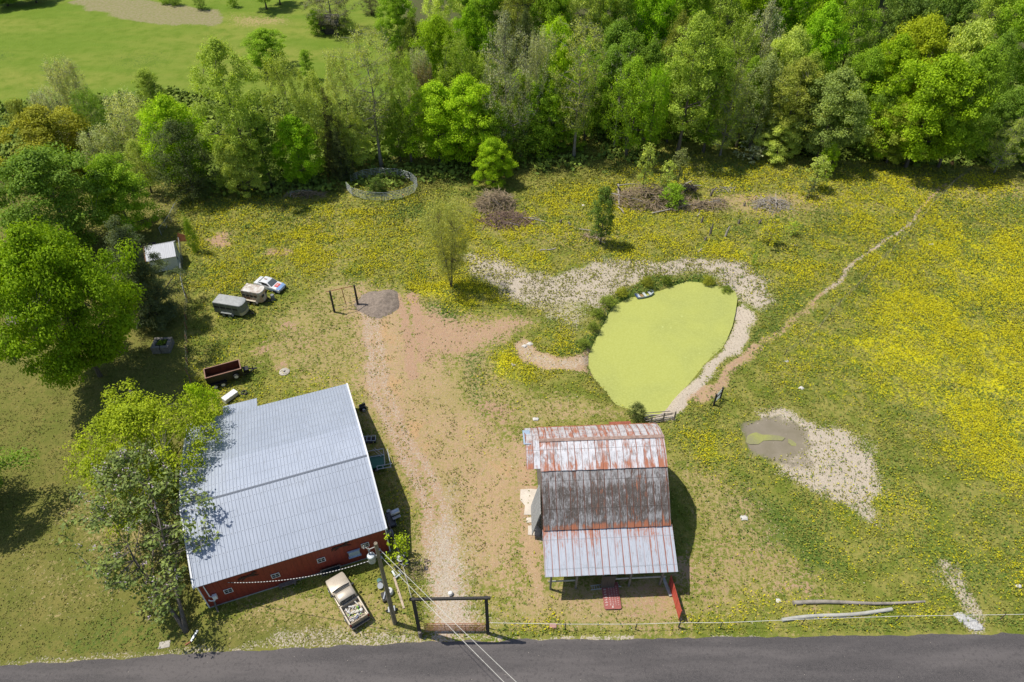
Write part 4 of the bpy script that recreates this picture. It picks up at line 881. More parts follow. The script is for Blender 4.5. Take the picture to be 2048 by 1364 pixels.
# --- strip between lawn and far pasture
for a in [
 ('tall2', 425, 72, 378, 150, MID, 'tall airy cottonwood with two stems beside the dark cedar', 'cottonwood_tree'),
 ('cedar2', 338, 240, 396, 130, CED, 'dark cedar at the fence end by the shed lawn', 'cedar_tree'),
 ('maple1', 322, 192, 372, 140, LIME, 'bright green tree crown behind the dark cedar', 'broadleaf_tree'),
 ('maple3', 455, 262, 385, 100, SOFT, 'leafy low tree at the foot of the tall twin stemmed cottonwood', 'broadleaf_tree'),
 ('tall3', 284, 136, 262, 66, MID, 'small mid green tree standing up against the far pasture', 'broadleaf_tree'),
 ('pale', 112, 122, 270, 92, PALE_, 'pale twiggy tree just leafing out before the far pasture', 'broadleaf_tree'),
 ('pale', 78, 185, 300, 80, GREY, 'greyish twiggy thicket tree behind the golden oak', 'broadleaf_tree'),
 ('feather1', 158, 176, 320, 74, DEEP, 'dark ivy covered tree between two pale twiggy trees', 'broadleaf_tree'),
 ('pale', 228, 165, 335, 105, PALE_, 'pale willowy tree left of the bright green crown', 'willow_tree'),
 ('pale', 175, 240, 360, 110, (0.450, 0.525, 0.200), 'low pale willow just above the rounded lawn maple', 'willow_tree'),
 ('feather2', 262, 280, 385, 70, SOFT, 'soft green willow left of the dark cedar', 'willow_tree'),
 ('feather1', 552, 112, 350, 92, SOFT, 'tall feathery willow right of the twin stemmed cottonwood', 'willow_tree'),
 ('tall3', 505, 225, 372, 70, DEEP, 'dark broad tree between the cottonwood and the lime maple', 'broadleaf_tree'),
 ('maple1', 578, 232, 372, 108, VIV, 'lime green maple with short trunk left of the round pen', 'maple_tree'),
 ('maple1', 522, 57, 140, 98, GREEN, 'round green tree alone at the edge of the far pasture', 'broadleaf_tree'),
 ('tall3', 606, 98, 160, 34, GREEN, 'small dark green tree in the far pasture below the plank shed', 'broadleaf_tree'),
 ('feather2', 622, 145, 345, 90, SOFT, 'feathery yellow green willow behind the narrow dark cedar', 'willow_tree'),
 ('cedar1', 643, 165, 352, 60, (0.163, 0.163, 0.075), 'narrow brownish cedar between the willows', 'cedar_tree'),
 ('cedar1', 668, 250, 362, 60, CED, 'dark narrow cedar left of the tall pale trunk', 'cedar_tree'),
 ('feather1', 668, 110, 335, 80, (0.450, 0.525, 0.150), 'pale green willow in front of the plank shed', 'willow_tree'),
 ('sparse1', 724, 52, 334, 150, (0.362, 0.425, 0.100), 'tall open crowned tree with pale trunk rising behind the round pen', 'sycamore_tree'),
 ('maple3', 690, 225, 330, 100, SOFT, 'mid green tree under the tall pale trunk', 'broadleaf_tree'),
 ('feather1', 800, 108, 330, 82, MID, 'feathery green tree right of the tall pale trunk', 'broadleaf_tree'),
 ('maple2', 788, 205, 322, 90, GREEN, 'dark leafed tree right behind the round pen', 'broadleaf_tree'),
 ('pale', 845, 122, 250, 64, BROWN, 'brownish bare looking tree between green crowns', 'broadleaf_tree'),
 ('pale', 835, 100, 240, 60, GREY, 'silvery twiggy tree behind the brownish one', 'broadleaf_tree'),
 ('maple1', 868, 165, 326, 150, LIME, 'big bright green maple with a short brown trunk', 'maple_tree'),
 ('maple2', 930, 150, 330, 130, LIME, 'tallest bright green maple right of the short brown trunk', 'maple_tree'),
 ('maple3', 985, 276, 368, 84, LIME, 'small bright maple standing forward in the buttercups', 'maple_tree'),
 ('maple3', 985, 205, 330, 90, GREEN, 'green maple behind the small forward bright maple', 'maple_tree'),
 ('sparse2', 1010, 25, 318, 118, GREY, 'tall grey green half bare tree above the small bright maple', 'broadleaf_tree'),
 ('feather1', 915, 75, 290, 80, MID, 'mid green tree left of the tall grey half bare tree', 'broadleaf_tree'),
 ('pale', 1082, 68, 300, 76, GREY, 'silver leafed tree right of the tall grey half bare tree', 'broadleaf_tree'),
 ('maple2', 1085, 160, 305, 110, GREEN, 'dense green tree left of the white trunked sycamore', 'broadleaf_tree'),
 ('maple1', 1125, 95, 300, 95, LIME, 'bright green tree behind the white trunked sycamore', 'broadleaf_tree'),
 ('bush1', 1085, 250, 318, 70, GREEN, 'low green bush in the shade left of the white trunked sycamore', 'bush'),
 ('bush1', 1040, 235, 318, 80, DEEP, 'dark low bush behind the small forward bright maple', 'bush'),
 ('sparse1', 1166, 36, 319, 135, (0.450, 0.525, 0.112), 'tall thin leaved sycamore with a white trunk at the wood\'s edge', 'sycamore_tree'),
 ('dead', 1250, 88, 300, 70, GREY, 'tree with bare white upper branches right of the sycamore', 'dead_tree'),
 ('feather2', 1275, 118, 318, 120, (0.275, 0.438, 0.025), 'fine leaved bright green tree with two pale trunks', 'broadleaf_tree'),
 ('feather1', 1322, 135, 312, 70, VIV, 'bright fine leaved tree right of the two pale trunks', 'broadleaf_tree'),
 ('tall2', 1405, 20, 313, 150, MID, 'tall mid green oak with dark trunk at the wood\'s edge', 'oak_tree'),
 ('tall3', 1448, 95, 306, 90, GREEN, 'green tree close right of the tall dark trunked oak', 'broadleaf_tree'),
 ('sparse2', 1480, 130, 312, 90, SOFT, 'thin leaning tree with exposed branches beside the tall oak', 'broadleaf_tree'),
 ('feather2', 1545, 110, 300, 110, (0.325, 0.400, 0.138), 'grey green tree half way along the wood\'s edge', 'broadleaf_tree'),
 ('tall2', 1615, 110, 306, 125, OLIVE, 'yellow speckled oak in young leaf at the wood\'s edge', 'oak_tree'),
 ('maple1', 1692, 138, 322, 155, (0.275, 0.362, 0.088), 'large dull green rounded tree at the edge above the cattle field', 'broadleaf_tree'),
 ('maple3', 1575, 235, 312, 100, SOFT, 'low leafy tree under the yellow speckled oak', 'broadleaf_tree'),
 ('maple1', 1818, 210, 326, 125, (0.362, 0.450, 0.050), 'low yellow green tree with drooping limbs near the cattle path end', 'broadleaf_tree'),
 ('maple2', 1905, 110, 335, 190, LIME, 'broad bright tree overhanging the far end of the cattle path', 'maple_tree'),
 ('maple1', 1985, 95, 335, 140, GREEN, 'tall green tree right above the far end of the cattle path', 'broadleaf_tree'),
 ('sparse2', 2045, 235, 345, 70, SOFT, 'small thin tree with grey stems at the right edge', 'broadleaf_tree'),
]:
    nm = a[7]; tree(*a[:7], nm, cat='bush' if nm == 'bush' else 'tree')
# --- second and further rows of the wood
WOODS = [
 ('maple1', 1180, 60, 255, 110, GREEN, 'mid green crown behind the top of the white trunked sycamore'),
 ('maple2', 1245, 15, 240, 130, DEEP, 'very dark green round crown above the bare white branches'),
 ('maple1', 1310, 70, 262, 100, DEEP, 'dark crown just above the fine leaved two trunked tree'),
 ('cedar2', 1370, 8, 240, 90, OLIVE, 'pale olive crown left of the tall oak\'s top'),
 ('feather1', 1500, 20, 262, 110, MID, 'tall mid green crown right of the tall oak\'s top'),
 ('sparse2', 1545, 0, 240, 100, GREY, 'bare grey topped tree showing among green crowns'),
 ('maple2', 1600, 45, 262, 110, SOFT, 'fresh green crown above the yellow speckled oak'),
 ('maple1', 1665, 5, 255, 130, VIV, 'vivid green crown above the dull rounded tree'),
 ('maple2', 1755, 90, 275, 110, GREEN, 'green crown over the dark hollow in the wood'),
 ('tall2', 1735, -30, 225, 120, GREEN, 'green crown at the top edge above the dark hollow'),
 ('maple1', 1810, 70, 268, 120, LIME, 'light green crown left of the broad yellow green one'),
 ('maple2', 1870, 30, 250, 150, (0.425, 0.512, 0.025), 'broad yellow green crown high in the right part of the wood'),
 ('maple3', 1965, 45, 262, 140, SOFT, 'yellowish crown above the tall right hand green tree'),
 ('cedar2', 2030, 50, 285, 110, DEEP, 'dark olive crown at the right edge of the wood'),
 ('maple2', 2060, 150, 315, 110, DEEP, 'dark green crown low on the right edge of the wood'),
 ('maple1', 2100, 230, 330, 90, GREEN, 'green tree just past the right edge beside the grey stemmed one'),
 ('maple1', 1840, -40, 215, 130, (0.213, 0.325, 0.062), 'dull green crown at the top edge right of the dark hollow'),
 ('maple2', 1930, -45, 212, 130, (0.200, 0.325, 0.050), 'blue green crown at the top edge above the broad yellow green one'),
 ('tall2', 2015, -50, 215, 130, MID, 'mid green crown in the top right corner'),
 ('maple1', 2075, -20, 240, 120, GREEN, 'green crown cut by the right edge near the top'),
 ('maple2', 1120, 22, 230, 105, LIME, 'bright round crown left of the sycamore\'s top'),
 ('cedar2', 1052, 8, 235, 70, CED, 'dark brownish crown behind the tall grey half bare tree'),
 ('maple1', 940, 12, 225, 95, VIV, 'bright crown left of the dark brownish one'),
 ('maple2', 872, 30, 215, 110, LIME, 'bright lime tree at the pasture\'s right edge'),
 ('bush1', 822, 38, 150, 60, (0.150, 0.200, 0.037), 'dull green bush at the pasture\'s right edge'),
 ('maple1', 788, -25, 115, 90, GREEN, 'green tree at the top edge where pasture meets wood'),
 ('tall2', 880, -40, 170, 90, SOFT, 'soft green crown at the top edge left of the bright crowns'),
 ('maple2', 965, -50, 190, 110, GREEN, 'green crown at the top edge above the grey half bare tree'),
 ('tall2', 1035, -60, 195, 100, OLIVE, 'olive crown at the top edge right of the grey half bare tree'),
 ('maple1', 1105, -55, 200, 110, GREEN, 'green crown at the top edge left of the sycamore'),
 ('tall1', 1180, -70, 195, 110, SOFT, 'soft green crown at the top edge above the sycamore'),
 ('maple2', 1245, -60, 200, 110, MID, 'light mid green crown at the top edge above the dark round crown'),
 ('maple1', 1315, -50, 200, 110, VIV, 'vivid crown at the top edge left of the tall oak'),
 ('maple2', 1390, -70, 200, 110, GREEN, 'green crown at the top edge behind the tall oak'),
 ('tall2', 1460, -70, 205, 120, MID, 'mid green crown at the top edge right of the tall oak'),
 ('maple1', 1530, -80, 195, 110, LIME, 'bright crown at the top edge behind the bare grey topped tree'),
 ('maple2', 1600, -60, 205, 110, VIV, 'vivid green crown at the top edge above the yellow speckled oak'),
 ('maple1', 1680, -80, 195, 120, LIME, 'yellow green crown at the top edge left of the dark hollow'),
 ('feather1', 1180, 130, 282, 90, GREEN, 'shaded green tree right behind the white trunk'),
 ('maple2', 1230, 95, 275, 110, DEEP, 'deep green crown between the sycamore and the bare white branches'),
 ('maple1', 1360, 120, 285, 100, GREEN, 'green crown left behind the tall dark trunked oak'),
 ('tall2', 1520, 90, 285, 100, GREEN, 'green crown behind the thin leaning tree'),
 ('maple3', 1130, 220, 300, 80, GREEN, 'low green tree behind the white trunk'),
 ('maple1', 1640, 80, 285, 110, MID, 'mid green crown behind the large dull rounded tree'),
 ('feather1', 960, 110, 285, 80, MID, 'mid green crown behind the big bright maples'),
 ('maple2', 1040, 140, 290, 90, MID, 'mid green crown below the silver leafed tree'),
 ('maple1', 1790, 150, 300, 90, DEEP, 'deep green crown just right of the dark hollow'),
 ('maple2', 1870, 170, 312, 110, MID, 'mid green crown behind the drooping yellow green tree'),
]
for a in WOODS: tree(*a[:6], a[6])
# fillers closing the back of the wood beyond the top edge
k = 0
for row, (yw, n_) in enumerate(((172, 9), (188, 9))):
    for i in range(n_):
        x = -8+i*17+row*8+rnd.uniform(-3, 3); kd = ['maple1', 'maple2', 'tall2'][(i+row) % 3]
        px_, py_ = PX(x, yw, 15)
        if px_ > 2120: continue
        H0, W0, tm, cm = PROTO[kd]; h = rnd.uniform(15, 19)
        o = thing('broadleaf_tree', 'green tree deep in the wood merging with others along the top edge', 'tree', (x, yw, 0), group='deep wood trees'); o.scale = (1.15, 1.15, h/H0); o.rotation_euler.z = i*1.3
        a_ = bpy.data.objects.new('trunk', tm); b_ = bpy.data.objects.new('crown', cm)
        for q in (a_, b_): COL.objects.link(q); q.parent = o
        b_.color = (*[GREEN, MID, LIME][i % 3], 1)
# --- far pasture
for a in [
 ('sparse2', 648, -45, 62, 118, (0.200, 0.213, 0.075), 'spreading half bare tree over the plank shed', 'oak_tree', 'tree'),
 ('bush1', 627, 22, 68, 46, GREEN, 'bright bush left of the plank shed', 'bush', 'bush'),
 ('bush2', 688, 36, 64, 52, SOFT, 'low bush right of the plank shed', 'bush', 'bush'),
 ('cedar2', 738, -12, 28, 42, (0.125, 0.125, 0.062), 'dull brown green cedar at the pasture\'s top right', 'cedar_tree', 'tree'),
 ('tall2', 515, -65, 18, 70, GREEN, 'pasture tree with dark trunk cut by the top edge', 'broadleaf_tree', 'tree'),
 ('tall2', 546, -60, 8, 60, MID, 'pasture tree right of the dark trunk, cut by the top edge', 'broadleaf_tree', 'tree'),
 ('bush1', 458, -22, 13, 26, GREEN, 'small round tree at the top right of the rough patch', 'broadleaf_tree', 'tree'),
 ('cedar2', 391, -22, 18, 30, DEEP, 'dark small tree at the top of the rough patch', 'cedar_tree', 'tree'),
 ('bush2', 343, -18, 10, 30, DEEP, 'dark bush in the rough patch left of the small trees', 'bush', 'bush'),
 ('bush2', 325, -16, 7, 26, GREEN, 'leftmost bush of the rough patch', 'bush', 'bush'),
 ('maple2', -12, -50, 12, 90, DEEP, 'dark tree in the top left corner', 'broadleaf_tree', 'tree'),
 ('maple1', 45, -60, 5, 80, DEEP, 'dark tree right of the one in the top left corner', 'broadleaf_tree', 'tree'),
 ('pale', 800, 92, 130, 22, BROWN, 'tiny bare shrub in the pasture near the wood', 'bush', 'bush'),
]: tree(*a[:7], a[7], a[8])
# --- trees and saplings in the buttercup field
for a in [
 ('column', 1213, 372, 487, 52, (0.175, 0.275, 0.050), 'narrow dark pear tree alone between the brush piles', 'pear_tree', 'tree'),
 ('sapling', 1299, 286, 392, 42, SOFT, 'thin pale sapling standing left in the big brush pile', 'sapling', 'tree'),
 ('sapling', 1342, 320, 392, 36, SOFT, 'short thin sapling in the middle of the big brush pile', 'sapling', 'tree'),
 ('sapling', 1368, 296, 385, 46, (0.200, 0.237, 0.075), 'taller greyish sapling behind the big brush pile', 'sapling', 'tree'),
 ('bush1', 1350, 368, 410, 62, GREEN, 'green bramble growing over the big brush pile', 'bush', 'bush'),
 ('bush1', 1668, 288, 352, 44, LIME, 'bright green young tree at the field\'s top, right', 'broadleaf_tree', 'tree'),
 ('sapling', 1648, 312, 378, 52, SOFT, 'pale young tree in front of the bright green young tree', 'broadleaf_tree', 'tree'),
 ('seedling', 1628, 355, 395, 34, (0.175, 0.225, 0.075), 'grey stemmed seedling below the pale young tree', 'sapling', 'tree'),
 ('seedling', 1552, 438, 488, 44, (0.475, 0.475, 0.025), 'yellow green multi stemmed seedling in the middle of the field', 'sapling', 'tree'),
 ('seedling', 1513, 505, 528, 14, GREEN, 'little green seedling above the gravel bank', 'sapling', 'tree'),
 ('seedling', 1592, 440, 470, 26, MID, 'thin seedling right of the yellow green one', 'sapling', 'tree'),
 ('bush2', 1278, 808, 836, 40, (0.125, 0.163, 0.050), 'dark reedy shrub at the pond\'s lower end', 'bush', 'bush'),
 ('bush1', 752, 356, 384, 44, (0.125, 0.200, 0.037), 'leafy fallen limb lying in the round pen', 'bush', 'bush'),
 ('seedling', 1510, 290, 322, 60, GREY, 'grey twiggy shrub at the foot of the wood', 'bush', 'bush'),
]: tree(*a[:7], a[7], a[8])
proto('mwillow', 9, 7.4, .22, 'vase', 190, .8, 95, .2, 26, 41, fz=1.7, fx=.8, asp=.3, multi=5, up=.1, bark=BARK)
tree('mwillow', 890, 405, 574, 135, (.50, .54, .14), 'fine leaved yellow willow with fanned stems left of the gravel bank', 'willow_tree', 'tree')
for i, (px_, py_, w_, lb) in enumerate([(1216, 603, 34, 'ragged weeds on the pond bank lower left of the rowing boat'), (1246, 586, 26, 'ragged weeds on the pond bank just left of the rowing boat'), (1196, 628, 26, 'weeds hanging over the upper left bend of the pond'),
    (1188, 655, 24, 'weeds half way down the pond\'s left bank'), (1296, 566, 26, 'ragged weeds on the bank right above the rowing boat'), (1334, 561, 20, 'weeds left of the pond\'s topmost point'), (1168, 690, 22, 'lowest weeds on the pond\'s left bank, above the gully'),
    (1420, 558, 26, 'weeds right of the pond\'s topmost point'), (1457, 571, 26, 'weeds at the pond\'s upper right corner')]):
    h_ = .04+.05*((i*7) % 3)/2; tree('bush2', px_, py_-w_*h_, py_+w_*.12, w_*1.15, [(.22, .29, .04), (.28, .31, .03), (.18, .25, .03)][i % 3], lb, 'weed_clump', 'weeds', group='weed clumps along the pond bank')
# ================================================================ OBJECTS
def put(px, py, dz=0.0): g = G(px, py); return (g.x, g.y, tz(g.x, g.y)+dz)
def wheel(parent, x, y, r=.36, w=.22, rim=None, n=18, axis='y'):
    t = MB(); prof = [(r*.62, -w/2), (r*.9, -w/2), (r, -w*.32), (r, w*.32), (r*.9, w/2), (r*.62, w/2)]; t.lathe(prof, (x, y, r), n, axis); o = t.build('wheel', DARK, parent, smooth=True)
    t = MB(); s = w/2+.012; t.lathe([(r*.60, -s), (r*.60, s)] , (x, y, r), n, axis); t.lathe([(r*.2, -s-.03), (r*.2, s+.03)], (x, y, r), 10, axis); t.build('rim', rim or STEEL, o, smooth=True); return o
WOODP = M('weathered_post', (.20, .17, .14), .9, var=.45, scale=2, stretch=(4, 4, .5)); BLACKP = M('creosote_post', (.05, .045, .04), .85, var=.4, scale=2, stretch=(4, 4, .5))
GREYT = M('galvanised_tube', (.56, .60, .62), .45, .4, var=.2); WIRE = M('wire', (.30, .29, .27), .6, .4); RUST = M('rust', (.34, .125, .065), .85, var=.4, scale=5); WHITEP = M('white_paint', (.72, .71, .68), .5, var=.18, scale=2)
# ---- pickup truck
rc = G(719, 1240, 1.0); fc = G(667, 1151, 1.0); ta = ang(rc, fc); L_ = (fc-rc).to_2d().length
tk = thing('pickup_truck', 'dusty beige pickup truck with junk filled bed parked by the workshop', 'truck', ((rc.x+fc.x)/2, (rc.y+fc.y)/2, 0), ta)
tk.location.z = tz(tk.location.x, tk.location.y); ts = L_/5.1; tk.scale = (ts, ts, ts)
def beige():
    m, n, l, b = nt('dusty_beige_paint'); co = n.new('ShaderNodeTexCoord').outputs['Object']
    c = mixc(n, l, mapr(n, l, noise(n, l, co, 1.2, 5, .6), .35, .7), (.50, .44, .36), (.40, .345, .27)); c = mixc(n, l, mapr(n, l, noise(n, l, co, 14, 3), .5, .8, 0, .4), c, (.30, .25, .19))
    l.new(c, b.inputs['Base Color']); b.inputs['Roughness'].default_value = .42; b.inputs['Metallic'].default_value = .25; b.inputs['Coat Weight'].default_value = .25; return m
BG = beige()
def sec(x, hw, z0, z1, r=.12, hw1=None):
    h1 = hw1 if hw1 is not None else hw
    return [(x, -hw, z0), (x, -hw, z1-r*1.4), (x, -h1+r*.3, z1-r*.4), (x, -h1+r*1.5, z1), (x, h1-r*1.5, z1), (x, h1-r*.3, z1-r*.4), (x, hw, z1-r*1.4), (x, hw, z0)]
b = MB(); b.loft([sec(2.55, .74, .50, .86, .08), sec(2.48, .84, .42, .98, .1), sec(2.2, .90, .40, 1.06), sec(1.5, .92, .40, 1.12), sec(.95, .92, .40, 1.15), sec(.9, .92, .40, 1.12), sec(-.42, .92, .40, 1.10)]); b.build('body', BG, tk, smooth=True)
b = MB(); b.loft([sec(.98, .84, 1.10, 1.14, .02), sec(.42, .80, 1.08, 1.66, .08, .70), sec(.2, .80, 1.08, 1.72, .10, .70), sec(-.30, .80, 1.08, 1.70, .10, .70), sec(-.42, .80, 1.08, 1.60, .08, .70), sec(-.50, .82, 1.08, 1.14, .02)]); cab = b.build('cab', BG, tk, smooth=True)
b = MB(); b.add([(.975, -.76, 1.15), (.975, .76, 1.15), (.46, .66, 1.62), (.46, -.66, 1.62)], [(0, 1, 2, 3)]); o = b.build('windshield', GLASS, cab); o.location.z = .02; o.location.x = .015
b = MB(); b.add([(-.455, -.64, 1.56), (-.455, .64, 1.56), (-.515, .74, 1.17), (-.515, -.74, 1.17)], [(0, 1, 2, 3)]); o = b.build('rear_window', GLASS, cab); o.location.x = -.02
for s in (1, -1):
    b = MB(); b.add([(.80, s*.835, 1.18), (.42, s*.775, 1.58), (-.34, s*.765, 1.58), (-.40, s*.835, 1.18)], [(0, 1, 2, 3)]); o = b.build('side_window', GLASS, cab); o.location.y = s*.012
    b = MB(); b.box(.60, .78, s*1.0-.11, s*1.0+.11, 1.14, 1.34); b.build('mirror', DARK, tk, bevel=.02)
    b = MB(); b.box(2.50, 2.56, s*.66-.16, s*.66+.16, .66, .82); b.build('headlight', M('lamp_glass', (.6, .6, .58), .1), tk, bevel=.01)
    b = MB(); b.box(-2.56, -2.50, s*.84-.07, s*.84+.07, .70, 1.02); b.build('tail_light', M('red_lens', (.30, .02, .02), .2), tk)
b = MB()
for s in (1, -1): b.loft([[(x, s*.80, .45), (x, s*.93, .45), (x, s*.93, 1.06), (x, s*.90, 1.12), (x, s*.80, 1.12)] for x in (-.55, -2.5)])
b.box(-2.5, -.55, -.80, .80, .52, .60); b.box(-.62, -.53, -.80, .80, .6, 1.12); b.build('bed', BG, tk)
b = MB(); b.box(-2.56, -2.48, -.80, .80, .50, 1.13); b.build('tailgate', M('tan_tailgate', (.36, .28, .19), .5, var=.2), tk, bevel=.012)
b = MB(); b.box(-2.78, -2.56, -.86, .86, .44, .60); b.box(2.54, 2.68, -.82, .82, .42, .58); b.build('bumper', M('dark_bumper', (.08, .08, .08), .5, .3), tk, bevel=.02)
b = MB(); b.box(2.54, 2.575, -.46, .46, .62, .84); b.build('grille', DARK, tk)
for x in (1.72, -1.55):
    for s in (-.84, .84): wheel(tk, x, s, .37, .24)
b = MB(); b.tube([(1.02, -.82, 1.17), (1.06, -.3, 1.20), (1.06, .3, 1.20), (1.02, .82, 1.17)], .028, 6); b.build('wiper_cowl', DARK, tk)
JC = [(.55, .52, .46), (.42, .36, .24), (.10, .10, .11), (.60, .58, .10), (.20, .42, .05), (.62, .60, .58), (.12, .16, .28), (.30, .22, .14)]
jk = random.Random(9); jr = []
LC = ['split_board', 'rag_bundle', 'scrap_pipe']
for i in range(46):
    x = jk.uniform(-2.36, -.8); y = jk.uniform(-.66, .66); c = JC[jk.choice([0, 0, 0, 1, 2, 5, 5, 7, 3, 6, 4])]; b = MB(); k = jk.random(); ll = jk.uniform(.15, .5)
    a_ = jk.uniform(-.6, .6)+(1.57 if jk.random() < .6 else 0); dx, dy = math.cos(a_)*ll/2, math.sin(a_)*ll/2; z = jk.uniform(.66, .92)
    x = min(-.95, max(-2.2, x)); y = max(-.5, min(.5, y))
    b.beam((x-dx, y-dy, z), (x+dx, y+dy, z+jk.uniform(-.05, .09)), jk.uniform(.04, .14), jk.uniform(.03, .1)); jr.append((b, c))
load = thing('scrap_load', 'jumble of pale boards and scrap heaped in the pickup truck\'s bed', 'scrap', tk.location, ta, sc=ts)
b = MB(); b.box(-2.4, -.7, -.74, .74, .605, .64); b.build('plywood_sheet', M('ply', (.42, .36, .26), .8), load)
for i, (b, c) in enumerate(jr): b.build('scrap_piece', M('scrap_%d' % JC.index(c), c, .6, var=.2), load)
b = MB(); b.lathe([(.10, 0), (.14, .03), (.14, .34), (.05, .40)], (-1.75, -.55, .64), 12); b.build('jug', WHITEP, load, smooth=True)
b = MB(); b.lathe([(.07, 0), (.09, .3), (.03, .36)], (-1.35, -.42, .66), 10); b.build('bottle', M('lime_plastic', (.25, .55, .04), .3), load, smooth=True)

# ---- car in the field
c1 = G(590, 557, .6); c2 = G(566, 578, .6)
cr = G(514, 561, .55); cf = G(566, 577, .55); ca = ang(cr, cf); cl = (cf-cr).to_2d().length
car = thing('derby_car', 'old white race car with red number panel on its bonnet', 'car', ((cr.x+cf.x)/2, (cr.y+cf.y)/2, 0), ca); car.location.z = tz(car.location.x, car.location.y); cs = cl/4.5; car.scale = (cs, cs, cs)
CW = M('chalky_car_paint', (.62, .64, .66), .5, var=.22, scale=1.6); CB = M('blue_car_paint', (.22, .36, .62), .45, var=.35, scale=1.6)
b = MB(); b.loft([sec(2.25, .70, .34, .62, .06), sec(2.15, .80, .28, .74, .08), sec(1.6, .84, .26, .82), sec(.8, .85, .26, .90), sec(-1.4, .85, .26, .92), sec(-2.1, .82, .28, .86, .08), sec(-2.25, .76, .34, .72, .06)]); b.build('body', CW, car, smooth=True)
b = MB(); b.loft([sec(.85, .76, .88, .90, .02), sec(.15, .70, .86, 1.32, .06, .62), sec(-.1, .70, .86, 1.38, .08, .62), sec(-.95, .70, .86, 1.36, .08, .62), sec(-1.55, .78, .86, .92, .02)]); cb = b.build('cabin', CW, car, smooth=True)
b = MB(); b.add([(.86, -.68, .92), (.86, .68, .92), (.19, .58, 1.31), (.19, -.58, 1.31)], [(0, 1, 2, 3)]); o = b.build('windshield', M('hazy_glass', (.10, .12, .13), .3), cb); o.location = (.02, 0, .02)
b = MB(); b.add([(-.99, -.56, 1.32), (-.99, .56, 1.32), (-1.52, .66, .96), (-1.52, -.66, .96)], [(0, 1, 2, 3)]); o = b.build('rear_window', M('hazy_glass'), cb); o.location = (-.02, 0, .02)
for s in (1, -1):
    for x0, x1 in ((.55, -.10), (-.16, -.75)):
        b = MB(); b.add([(x0, s*.79, .93), (min(x0, .12), s*.675, 1.28), (x1, s*.67, 1.28), (x1, s*.79, .93)], [(0, 1, 2, 3)]); o = b.build('side_window', DARK, cb); o.location.y = s*.015
    b = MB(); b.box(.2, 1.9, s*.852-.004, s*.852+.004, .36, .60); b.build('blue_stripe', CB, car)
    b = MB(); b.box(2.20, 2.262, s*.52-.14, s*.52+.14, .46, .58); b.build('headlight', DARK, car)
    for x in (1.42, -1.38): wheel(car, x, s*.78, .30, .19, DARK)
b = MB(); b.box(2.16, 2.29, -.76, .76, .30, .46); b.build('bumper', M('dark_bumper'), car, bevel=.02)
b = MB(); b.add([(1.66, -.80, .83), (2.2, -.68, .735), (2.2, .68, .735), (1.66, .80, .83)], [(0, 1, 2, 3)]); o = b.build('blue_nose', CB, car); o.location.z = .022
RP = M('red_panel', (.55, .04, .03), .5, var=.15)
b = MB(); b.box(1.0, 1.58, -.40, .40, .882, .895); pn = b.build('number_panel', RP, car); pn.rotation_euler.y = R(5.2); pn.location.z = .115
def text(s, size, mat, parent, loc, rot, name='lettering', ex=.004):
    cu = bpy.data.curves.new(name, 'FONT'); cu.body = s; cu.size = size; cu.extrude = ex; cu.align_x = 'CENTER'; cu.align_y = 'CENTER'
    o = bpy.data.objects.new(name, cu); COL.objects.link(o); bpy.context.view_layer.update()
    me = bpy.data.meshes.new_from_object(o); bpy.data.objects.remove(o); o = bpy.data.objects.new(name, me); COL.objects.link(o)
    me.materials.clear(); me.materials.append(mat); o.parent = parent; o.location = loc; o.rotation_euler = rot; return o
text('189', .42, WHITEP, pn, (1.29, 0, .90), (0, 0, R(90)), 'number')
b = MB(); b.box(-.75, -.25, -.12, .12, 1.385, 1.40); b.build('roof_patch', M('peeled', (.36, .26, .20), .8), car)

